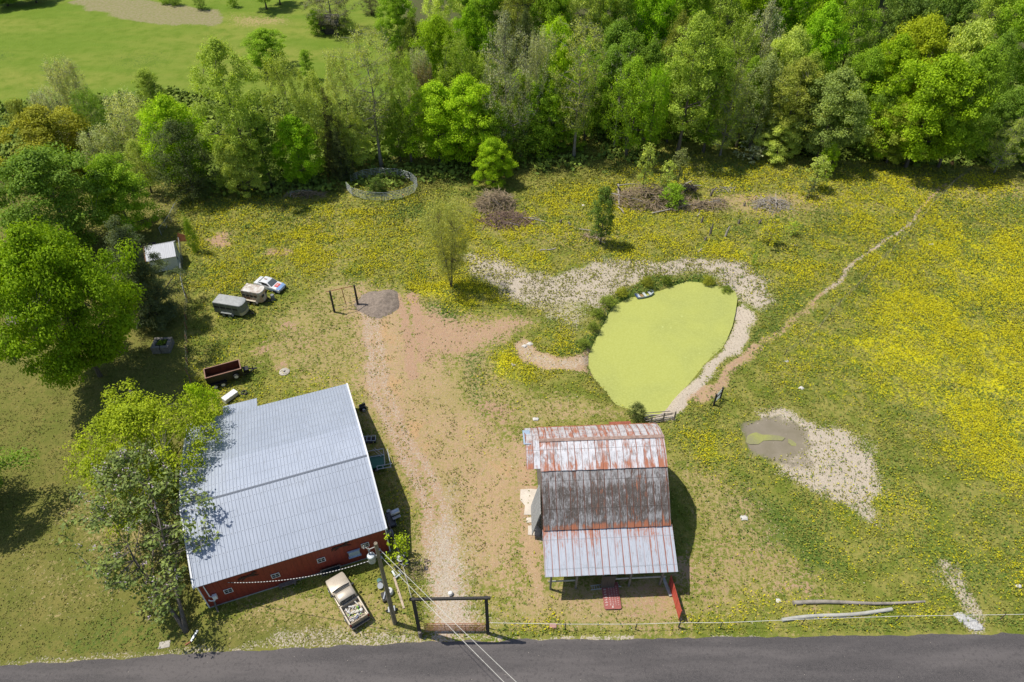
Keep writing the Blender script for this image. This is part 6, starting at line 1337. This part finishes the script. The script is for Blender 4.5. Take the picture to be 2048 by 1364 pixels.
pe = hit(455, 1163, fo, fn); wire('service_cable', 'twisted black and white service cable from the pole to the workshop eave', pb_+Vector((-.5, -.1, tz_+.1)), pe+Vector((0, -.1, 0)), 1.0, .028, twist())

# ---- clutter by the pole and workshop
def bucket(px, py, r, h, mat, name, label, cat, tilt=(0, 0, 0)):
    t = thing(name, label, cat, put(px, py, .02)); t.rotation_euler = tilt
    MB().lathe([(r*.8, 0), (r, h), (r*.93, h), (r*.74, .04)], n=16).build('shell', mat, t, smooth=True); MB().lathe([(r*1.03, h-.05), (r*1.05, h)], n=16).build('rim', STEEL, t); MB().lathe([(r*.7, .05), (r*.7, .07)], n=14).build('inside', DARK, t); return t
bucket(758, 1160, .26, .5, M('teal_plastic', (.10, .22, .22), .5), 'bucket', 'teal bucket tipped over left of the utility pole', 'bucket', (R(70), 0, R(30)))
bucket(762, 1172, .26, .4, M('white_tub', (.6, .6, .58), .5), 'bucket', 'white bucket with dark inside next to the teal one', 'bucket', (R(25), 0, 0))
o = thing('propane_tank', 'white rounded tank standing behind the utility pole', 'tank', put(779, 1186)); MB().lathe([(.2, 0), (.36, .1), (.38, .3), (.3, .5), (.1, .6)], n=18).build('shell', WHITEP, o, smooth=True); MB().lathe([(.08, .6), (.08, .7)], n=8).build('valve', STEEL, o)
o = thing('engine_block', 'dark scrap engine part on the grass left of the pole', 'scrap', put(771, 1196), .4); MB().box(-.3, .3, -.45, .45, 0, .4).build('block', BLK, o, bevel=.05); MB().tube([(-.2, -.3, .45), (.2, .4, .5)], .08, 8).build('manifold', STEEL, o)
MB().tube([(.1, -.5, .2), (.2, -.8, .05)], .05, 6).build('shaft', RUST, o)
o = thing('hand_cart', 'little dark wheeled cart at the foot of the utility pole', 'cart', put(784, 1222), .2); MB().box(-.3, .3, -.25, .25, .2, .45).build('tray', STEEL, o, bevel=.02); wheel(o, -.35, 0, .2, .1); wheel(o, .35, 0, .2, .1)
MB().tube([(0, .25, .4), (0, .7, .9)], .02, 5).build('handle', STEEL, o)
a, b_ = Vector(put(788, 1155)), Vector(put(808, 1217)); tag(MB().beam((0, 0, .06), b_-a+Vector((0, 0, .06)), .2, .08).build('plank', M('pale_plank', (.48, .38, .28), .85, var=.2), loc=a), 'pale plank lying between the pole and the wire fence', 'plank')
fa, fb = Vector(put(834, 1240)), Vector(put(805, 1130)); fc_ = Vector(put(800, 1100))
fe = thing('wire_fence', 'sagging wire mesh fence from the entrance frame to the workshop corner', 'fence', fa)
pts = [Vector((0, 0, 0)), (fb-fa)*.33, (fb-fa)*.68, fb-fa, fc_-fa+Vector((-1.2, 2.2, 0))]
for i, p in enumerate(pts): MB().tube([p, p+Vector((.03*i, 0, 1.35))], .05, 6).build('post', WOODP, fe)
for i in range(len(pts)-1):
    t = MB()
    for z in (.1, .3, .5, .7, .9, 1.1, 1.28): t.tube([pts[i]+Vector((0, 0, z)), pts[i+1]+Vector((0, 0, z))], .010, 3, cap=False)
    nn = int((pts[i+1]-pts[i]).length/.3)
    for k in range(1, nn): q = pts[i].lerp(pts[i+1], k/nn); t.tube([q+Vector((0, 0, .1)), q+Vector((0, 0, 1.28))], .008, 3, cap=False)
    t.build('wire_mesh', WIRE, fe)['kind'] = 'stuff'
bucket(803, 1118, .36, .7, BLK, 'barrel', 'black open barrel behind the sagging wire fence', 'barrel', (R(20), 0, 0))
o = thing('milk_can', 'grey metal can right of the black open barrel', 'can', put(812, 1112)); MB().lathe([(.16, 0), (.17, .4), (.1, .52), (.12, .6)], n=14).build('shell', GREYT, o, smooth=True); MB().lathe([(.13, .6), (.13, .65)], n=12).build('lid', STEEL, o)
o = thing('scrap_heap', 'small heap of dark scrap at the wire fence bend', 'scrap', put(805, 1140)); g = random.Random(5)
for i in range(14): x, y = g.uniform(-.6, .6), g.uniform(-.7, .7); MB().beam((x, y, .1), (x+g.uniform(-.5, .5), y+g.uniform(-.5, .5), g.uniform(.1, .5)), g.uniform(.05, .2), .08).build('scrap_piece', [STEEL, BLK, RUST, GREYT][i % 4], o)
sticks(1.2, 1.0, .5, 90, 77, 1.2, .015).build('dry_weeds', STK, loc=put(826, 1145)); tag(bpy.data.objects['dry_weeds'], 'tangle of dry weed stalks beside the gravel drive', 'weeds')
# east wall: engine, trailer frames, cart, trough, grill
o = thing('engine_block', 'black engine lying in flowers by the workshop\'s far corner', 'scrap', put(726, 817), .3); MB().box(-.4, .35, -.35, .35, 0, .5).build('block', BLK, o, bevel=.08); MB().tube([(-.3, 0, .5), (.3, .2, .62)], .12, 8).build('manifold', DARK, o, smooth=True); MB().lathe([(.18, -.08), (.18, .08)], (.05, -.5, .2), 12, 'y').build('pulley', STEEL, o)
u_ = Vector((math.cos(ra), math.sin(ra), 0))
o = thing('ramp_frame', 'stack of grey tube frames leaning at the workshop wall', 'metal frame', put(733, 882), ra-.25)
t = MB(); [t.tube([(-.9, y, .45), (1.05, y, .35)], .03, 5) for y in (-.32, .32)]; [t.tube([(x, -.32, .42), (x, .32, .42)], .03, 5) for x in (-.9, -.4, .1, .55, 1.0)]; t.build('frame', GREYT, o)
MB().box(-.95, -.2, -.35, .35, .05, .38).build('crate', M('grey_crate', (.24, .25, .28), .7), o, bevel=.03); MB().box(-.1, 1.0, -.38, .38, .0, .14).build('base', BLK, o)
o = thing('green_cart', 'green cart loaded with white tube frames beside the workshop', 'cart', put(755, 930), ra-.15)
MB().loft([[(-.85, -.75, .3), (.75, -.75, .3), (.75, .6, .3), (-.85, .6, .3)], [(-.95, -.85, .75), (.85, -.85, .75), (.85, .7, .75), (-.95, .7, .75)]]).build('tub', M('green_plastic', (.03, .17, .10), .5), o)
for s in (-.8, .75): wheel(o, -.1, s, .28, .12)
t = MB()
for (x0, y0, x1, y1) in ((-.9, -.6, -.9, 1.3), (-.9, 1.3, .8, 1.3), (.8, 1.3, .8, -.9), (-.3, 1.5, .5, .3), (-.1, 1.6, .7, .5), (-.9, .5, .8, .5), (0, -1.2, 1.4, -1.2), (0, -.8, 1.5, -.8), (0, -1.2, 0, -.8), (1.4, -1.25, 1.2, 1.2), (.6, -1.2, .6, -.8)): t.tube([(x0, y0, .85), (x1, y1, .88)], .035, 5)
t.build('tube_frame', GREYT, o)
o = thing('water_trough', 'long black plastic trough in the workshop\'s shade', 'trough', put(783, 1043), R(110)); MB().loft([[(-.75, -.28, 0), (.75, -.28, 0), (.75, .28, 0), (-.75, .28, 0)], [(-.85, -.36, .4), (.85, -.36, .4), (.85, .36, .4), (-.85, .36, .4)]]).build('tub', DARK, o); MB().box(-.72, .72, -.26, .26, .402, .41).build('inside', M('dull_water', (.06, .07, .08), .3), o)
for yy in (-.37, .33): MB().box(-.86, .86, yy, yy+.05, .38, .44).build('rim', M('grey_rim', (.12, .13, .14), .5), o)
o = thing('barbecue_grill', 'barbecue grill with silver lid beside the black trough', 'grill', put(791, 1034), R(28)); MB().lathe([(.25, -.45), (.27, -.4), (.27, .4), (.25, .45)], (0, 0, .85), 16, 'x').build('lid', M('silver_lid', (.55, .58, .62), .3, .5, var=.1), o, smooth=True)
for x in (-.35, .35):
    for y in (-.2, .2): MB().tube([(x, y, 0), (x, y, .7)], .025, 5).build('leg', BLK, o)
MB().box(-.4, .4, -.62, -.32, .62, .66).build('shelf', STEEL, o)
bucket(778, 1026, .2, .35, GREYT, 'bucket', 'grey bucket behind the black trough', 'bucket')
o = thing('junk_box', 'small grey box of junk at the workshop\'s front corner', 'box', put(781, 1070), ra); MB().box(-.3, .3, -.25, .25, 0, .45).build('case', M('grey_crate'), o, bevel=.02)
for i in range(4): MB().beam((-.2+i*.12, -.2, .45), (-.15+i*.12, .2, .62), .06).build('scrap_piece', [GREYT, STEEL][i % 2], o)
o = thing('window_sash', 'old window sash leaning on the red wall behind the truck', 'window sash', put(664, 1147), ra); o.rotation_euler.x = R(-12)
for x0, x1, z0, z1 in ((-.9, .9, 0, .08), (-.9, .9, .72, .8), (-.9, -.82, .08, .72), (.82, .9, .08, .72)): MB().box(x0, x1, -.03, .03, z0, z1).build('frame', WOODP, o)
MB().box(-.81, .81, -.01, .01, .09, .71).build('pane', GLASS, o)
o = thing('timber_bench', 'grey wooden bench top against the red wall left of truck', 'bench', put(577, 1172), ra); MB().box(-.75, .75, -.2, .2, .42, .48).build('seat', WOODP, o); [MB().box(x-.05, x+.05, -.18, .18, 0, .42).build('leg', WOODP, o) for x in (-.6, .6)]
a = Vector(put(436, 1224)); tag(MB().beam((0, 0, 0), (-.5, 1.0, 1.1), .14).build('timber_prop', WOODP, loc=a), 'short timber prop leaning on the workshop\'s left front corner', 'prop')
o = thing('downspout', 'bent piece of grey gutter at the foot of the blossoming tree', 'gutter', put(389, 1272), R(75)); MB().box(-.5, .5, -.08, .08, 0, .12).build('pipe', GREYT, o); MB().beam((-.5, 0, .06), (-.9, .3, .06), .1).build('elbow', RUST, o)
tag(MB().box(-.45, .45, -.3, .3, -.02, .05).build('paving_slab', M('pale_concrete'), loc=put(329, 1289), rz=.2, bevel=.02), 'pale paving slab in the lawn near the road', 'slab')

# ---- around the barn
tag(sheet('concrete_pad', gp([(1041,979),(1062,978),(1086,980),(1088,1018),(1080,1020),(1068,1030),(1048,1030),(1050,1012),(1040,1000)]), .05, M('pad_concrete', (.62, .55, .46), .9, var=.2, scale=1.2)), 'pale broken concrete pad left of the old barn', 'pad'); del bpy.data.objects['concrete_pad']['kind']
for P_, lb in (([(1053,1036),(1077,1033),(1079,1044),(1052,1046)], 'small concrete patch between the pad and the lowest patch'), ([(1056,1052),(1074,1050),(1084,1062),(1078,1072),(1056,1070)], 'lowest of the concrete patches left of the barn')):
    s_ = sheet('concrete_patch', gp(P_), .045, M('pad_concrete')); del s_['kind']; tag(s_, lb, 'pad')
ld = thing('ladder', 'aluminium ladder lying in the shade before the lean-to', 'ladder', put(1210, 1177)); o0 = Vector(ld.location)
a0, a1, c0, c1 = [Vector(put(*q))-o0+Vector((0, 0, .12)) for q in ((1181, 1173), (1236, 1166), (1182, 1181), (1242, 1174))]
for a_, b_ in ((a0, a1), (c0, c1)): MB().beam(a_, b_, .05, .09).build('rail', GREYT, ld)
for i in range(12): f = (i+.5)/12; MB().tube([a0.lerp(a1, f), c0.lerp(c1, f)], .022, 5).build('rung', GREYT, ld)
sg = thing('sign_board', 'red sign board with faded white lettering flat on the ground', 'sign', put(1222, 1193, .12), R(2))
RS = M('faded_red_board', (.33, .10, .085), .7, var=.2); SX, SY = .75, 1.25
MB().prism([(-SX, -SY+.1), (-SX+.1, -SY), (SX-.1, -SY), (SX, -SY+.1), (SX, SY), (-SX, SY)], .02, .06, axis='z').build('board', RS, sg)
CH_ = M('faded_lettering', (.62, .50, .46), .7, var=.3)
gl = random.Random(21)
for x, s_, k in ((-.48, .30, 8), (-.14, .13, 11), (.08, .11, 12), (.32, .11, 12), (.54, .11, 10)):
    t = MB()
    for i in range(k):
        y = -SY+.35+i*(1.9/k); w_ = 1.9/k*.62; t.box(x-s_/2, x+s_/2*gl.uniform(.2, 1), y, y+w_*.3, .062, .066); t.box(x-s_/2+gl.uniform(0, s_*.6), x-s_/2+s_*.75, y+w_*.45, y+w_*.75, .062, .066)
    t.build('lettering', CH_, sg)['kind'] = 'stuff'
t = MB(); t.prism([(.1, -1.12), (.02, -.9), (-.04, -1.0), (-.10, -1.15)], .062, .066, axis='z'); t.build('arrow', CH_, sg)
rg = thing('cattle_panel', 'bright red slatted cattle panel standing beside the barn\'s lean-to', 'panel', put(1357, 1242)); o0 = Vector(rg.location)
a0, a1 = Vector(put(1357, 1240))-o0, Vector(put(1337, 1170))-o0; RG = M('red_gate_paint', (.50, .075, .045), .5, var=.2)
for i in range(9): z = .3+i*.17; MB().beam(a0+Vector((0, 0, z)), a1+Vector((0, 0, z)), .035, .12).build('slat', RG, rg)
for f in (0, .33, .66, 1): q = a0.lerp(a1, f); MB().beam(q, q+Vector((0, 0, 1.75)), .06, .05).build('upright', RG, rg)
a0, a1 = Vector(put(1341, 1193)), Vector(put(1324, 1160)); tag(MB().beam((0, 0, .1), a1-a0+Vector((0, 0, .6)), .25, .12).build('white_beam', M('pale_board'), loc=a0), 'pale beam lying at the barn\'s right front corner', 'beam')
tag(MB().tube([(0, 0, -.2), (0, 0, 1.5)], .06, 8).build('fence_post', BLACKP, loc=put(1357, 1254)), 'black post at the lower end of the red cattle panel', 'post')
tag(MB().box(-.3, .3, -.22, .22, 0, .25).build('salt_block', M('pink_block', (.42, .24, .19), .9), loc=put(1106, 1253), bevel=.04), 'pinkish block in the grass by the roadside fence', 'block')
# roadside fence, posts separate things of one fence
def fence(name, label, tops, h, mat, wires, wmat, rad=.03, wr=.012, lean=0):
    f = thing(name, label, 'fence', put(*tops[0])); o0 = Vector(f.location); P_ = [Vector(put(*q))-o0 for q in tops]
    for i, p in enumerate(P_): MB().tube([p-Vector((0, 0, .1)), p+Vector((lean*math.sin(i*3.1), 0, h))], rad, 5).build('post', mat, f)
    for z in wires: MB().tube([p+Vector((lean*math.sin(i*3.1)*z/h, 0, z)) for i, p in enumerate(P_)], wr, 4, cap=False).build('wire', wmat, f)
    return f
fence('roadside_fence', 'white strand fence on thin steel posts along the road verge', [(978,1256),(1130,1259),(1271,1259),(1357,1256),(1440,1256),(1603,1249),(1792,1243),(1999,1240),(2200,1236)], 1.1, M('rusty_t_post', (.10, .09, .07), .8), (1.02,), M('white_tape', (.66, .64, .58), .5), .045, .022, .12)
fence('field_fence', 'thin wire fence beside the cattle path across the field', [(1937,345),(1908,368),(1885,392),(1868,405),(1845,438),(1818,466),(1800,485),(1782,506),(1768,518),(1747,540),(1731,558),(1714,575),(1698,592),(1677,612),(1660,630),(1640,655),(1615,682),(1568,712)], 1.25, M('rusty_t_post'), (.5, .85, 1.2), WIRE, .035, .008, .1)
fence('boundary_fence', 'rusty post fence between the mown lawn and buttercups', [(375,597),(374,640),(375,660),(376,686),(376,706),(377,731),(377,751),(384,768),(388,790)], 1.25, RUST, (.4, .8, 1.15), WIRE, .05, .008, .15)
cf = thing('chain_link_fence', 'chain link fence curving past the garden shed', 'fence', put(366, 480)); o0 = Vector(cf.location); CP = [(364,405),(351,426),(343,443),(334,456),(323,470)]; C2 = [(362,490),(366,520),(366,545),(367,570),(371,590),(376,606)]
for seq in (CP, C2):
    P_ = [Vector(put(*q))-o0 for q in seq]
    for p in P_: MB().tube([p, p+Vector((0, 0, 1.25))], .035, 6).build('post', GREYT, cf)
    MB().tube([p+Vector((0, 0, 1.25)) for p in P_], .032, 5).build('top_rail', GREYT, cf)
    for a_, b_ in zip(P_[:-1], P_[1:]):
        t = MB(); n_ = max(3, int((b_-a_).length/.22))
        for k in range(n_): q0, q1 = a_.lerp(b_, k/n_), a_.lerp(b_, min(1, (k+2)/n_)); t.tube([q0+Vector((0, 0, .05)), q1+Vector((0, 0, 1.22))], .007, 3, cap=False); t.tube([q1+Vector((0, 0, .05)), q0+Vector((0, 0, 1.22))], .007, 3, cap=False)
        t.build('mesh', WIRE, cf)['kind'] = 'stuff'
hg = thing('field_gate', 'small grey gate hung between two dark posts right of the pond', 'gate', put(1433, 800)); o0 = Vector(hg.location)
q0, q1 = Vector(put(1440, 797))-o0, Vector(put(1427, 811))-o0; hh_ = htop(811, 789)
for q in (q0, q1): MB().beam(q-Vector((0, 0, .2)), q+Vector((0, 0, hh_)), .17, .17, up=(0, 1, 0)).build('post', BLACKP, hg)
MB().beam(q0+Vector((0, 0, hh_*.6)), q1+Vector((0, 0, hh_*.6)), .09).build('rail', BLACKP, hg)
t = MB(); [t.tube([q0.lerp(q1, .15)+Vector((0, 0, z)), q0.lerp(q1, .85)+Vector((0, 0, z))], .03, 5) for z in (.5, .8, 1.1, 1.4, 1.7)]; t.build('gate_leaf', GREYT, hg)
# wooden pole corral behind the barn
pf = thing('pole_fence', 'tumbled grey pole fence behind the old barn\'s right corner', 'fence', put(1310, 848)); o0 = Vector(pf.location); g = random.Random(8)
for i in range(9): a_ = Vector(put(1284+g.uniform(0, 14), 853-i*1.9))-o0; b_ = Vector(put(1328+g.uniform(-6, 20), 838-i*1.1+g.uniform(0, 8)))-o0; MB().tube([a_+Vector((0, 0, .15+.1*i)), b_+Vector((0, 0, .12+.09*i))], .05, 5).build('pole', STG if i % 2 else WOODP, pf)
for q in ((1300, 853), (1325, 845), (1347, 843)): p = Vector(put(*q))-o0; MB().tube([p, p+Vector((.05, .1, 1.4))], .08, 6).build('post', WOODP, pf)
# ================================================================ GROUND COVER (nobody could count it)
gx = np.gradient(xs); gy = np.gradient(ys); AREA = np.outer(gy, gx)
vis = np.zeros(shp, bool)
for_y = (Y > 20) & (Y < 150)
dpt = Y*math.cos(TH)+CH*math.sin(TH); PXX = 1024+F*X/dpt; vis = for_y & (PXX > -40) & (PXX < 2090)
def scatter(weight, n):
    w = (weight*AREA*vis).ravel(); w = np.clip(w, 0, None); w = w/w.sum(); i = nr.choice(len(w), n, p=w)
    x = X.ravel()[i]+(nr.random(n)-.5)*gx[i % nx]; y = Y.ravel()[i]+(nr.random(n)-.5)*gy[i//nx]
    return x, y, Z.ravel()[i]
def blocked(x, y):
    b = np.zeros(x.shape, bool)
    for o, x0, x1, y0, y1 in ((bld, 0, MBW, 0, 21), (barn, -.5, BW, 0, 18.5), (shed, 0, SW, 0, SD)):
        c, s = math.cos(-o.rotation_euler.z), math.sin(-o.rotation_euler.z); dx, dy = x-o.location.x, y-o.location.y; a, b2 = dx*c-dy*s, dx*s+dy*c
        b |= (a > x0) & (a < x1) & (b2 > y0) & (b2 < y1)
    b |= sdist(x, y, PONDW) < .3
    b |= y < np.interp(x, [p[0] for p in RT], [p[1] for p in RT])+.35
    b |= sdist(x, y, PUD) < -.1
    return b
def cover(name, weight, n, size, hgt, mat, quads=3, flat=.5):
    x, y, z = scatter(weight, n); k = ~blocked(x, y); x, y, z = x[k], y[k], z[k]; m = len(x)
    sc = 1+np.clip((y-60)/110, 0, .8)
    cen = np.repeat(np.stack([x, y, z], -1), quads, 0); T = m*quads; sc = np.repeat(sc, quads)
    cen[:, :2] += nr.normal(size=(T, 2))*size*.5*sc[:, None]; cen[:, 2] += hgt*(.25+.75*nr.random(T))
    nm = nr.normal(size=(T, 3)); nm[:, 2] = np.abs(nm[:, 2])+flat; nm /= np.linalg.norm(nm, axis=1)[:, None]
    t = nr.normal(size=(T, 3)); a = np.cross(nm, t); a /= np.linalg.norm(a, axis=1)[:, None]; b = np.cross(nm, a)
    s = size*(.5+nr.random(T))*sc*.5; a *= s[:, None]; b *= (s*.6)[:, None]
    V = np.stack([cen-a, cen-b, cen+a, cen+b], 1).reshape(-1, 3)
    me = mesh_np(name, V, np.arange(T*4).reshape(-1, 4), mat); at = me.attributes.new('lv', 'FLOAT', 'POINT'); at.data.foreach_set('value', np.repeat(nr.random(T), 4).astype(np.float32))
    o = bpy.data.objects.new(name, me); COL.objects.link(o); return o
def plant_mat(name, c1, c2):
    m, n, l, b = nt(name); a = N(n, 'ShaderNodeAttribute', attribute_name='lv'); l.new(mixc(n, l, a.outputs['Fac'], c1, c2), b.inputs['Base Color']); b.inputs['Roughness'].default_value = .8; b.inputs['Specular IOR Level'].default_value = .15
    return m
DRV = MK['_drv']
clump = np.clip((fbm(X, Y, 2.2, 4)-.40)*4.5, 0, 1)*np.clip((fbm(X+50, Y, 9, 3)-.30)*3.5, .25, 1)
bare = np.clip(1-MK['dirt']-MK['mud']-.75*MK['grav']-MK['forest']-MK['pink']*.5, 0, 1)*(1-MK['lawn'])*(1-MK['far'])
yw = MK['yel']**1.5*(clump+.15)
o = cover('buttercups', yw, 84000, .125, .26, plant_mat('buttercup_petals', (.62, .54, .012), (.42, .42, .02)), 3); tag(o, 'yellow buttercups blooming in patches all over the pasture', 'flowers', kind='stuff')
o = cover('pasture_grass', bare*(.4+clump)*(1-.3*MK['yel'])*(1-np.clip(MK['tan']*1.5, 0, .95))*(1-.9*MK['dirt'])*(1-DRV), 110000, .19, .16, plant_mat('grass_blades', (.28, .265, .055), (.205, .22, .038)), 2, .3); tag(o, 'short olive green grass tufts covering the pasture', 'grass', kind='stuff')
wd = MK['lush']*.6+np.clip((fbm(X+9, Y+70, 3.5, 4)-.56)*7, 0, 1)*bare*.35
wd = wd*(1-np.clip(MK['tan']*1.2, 0, .85))*(1-MK['lawn']*.8)*(1-MK['mud'])*(1-MK['far'])*(1-MK['forest']*.6)
o = cover('leafy_weeds', wd*(1-DRV)*(1-.9*MK['dirt']), 30000, .17, .24, plant_mat('weed_leaves', (.17, .23, .04), (.125, .175, .03)), 3); tag(o, 'darker leafy weeds in patches among grass and gravel', 'weeds', kind='stuff')
lw = MK['lawn']*(.3+np.clip((fbm(X+9, Y, 1.5, 4)-.4)*3, 0, 1))
o = cover('lawn_grass', lw, 26000, .15, .05, plant_mat('lawn_blades', (.23, .205, .062), (.15, .165, .035)), 2, .5); tag(o, 'mown olive lawn grass on the left', 'grass', kind='stuff')
gv = MK['grav']+.10*MK['tan']+.15*MK['dirt']
o = cover('loose_gravel', (gv+.2*DRV)*(1-MK['forest']), 24000, .08, .02, plant_mat('pale_gravel', (.55, .47, .37), (.42, .35, .26)), 2, 1.5); tag(o, 'pale loose gravel and stones on the pond bank and drive', 'gravel', kind='stuff')
sp = (1-DRV)*(1-.8*MK['dirt'])*(MK['grav']+MK['tan']*.6+MK['dirt']*.25)*(1-MK['lawn'])*(1-MK['forest'])*np.clip((fbm(X+33, Y+5, 1.2, 3)-.45)*6, 0, 1)
o = cover('sparse_tufts', sp, 11000, .15, .12, plant_mat('sparse_blades', (.30, .27, .07), (.19, .20, .04)), 2, .4); tag(o, 'sparse grass tufts growing through the bare ground and gravel', 'grass', kind='stuff')
fw = MK['forest']*(Y < 150)
o = cover('undergrowth', fw, 50000, .5, .9, plant_mat('undergrowth_leaves', (.24, .31, .045), (.12, .18, .03)), 3); tag(o, 'low green undergrowth on the floor of the wood', 'undergrowth', kind='stuff')
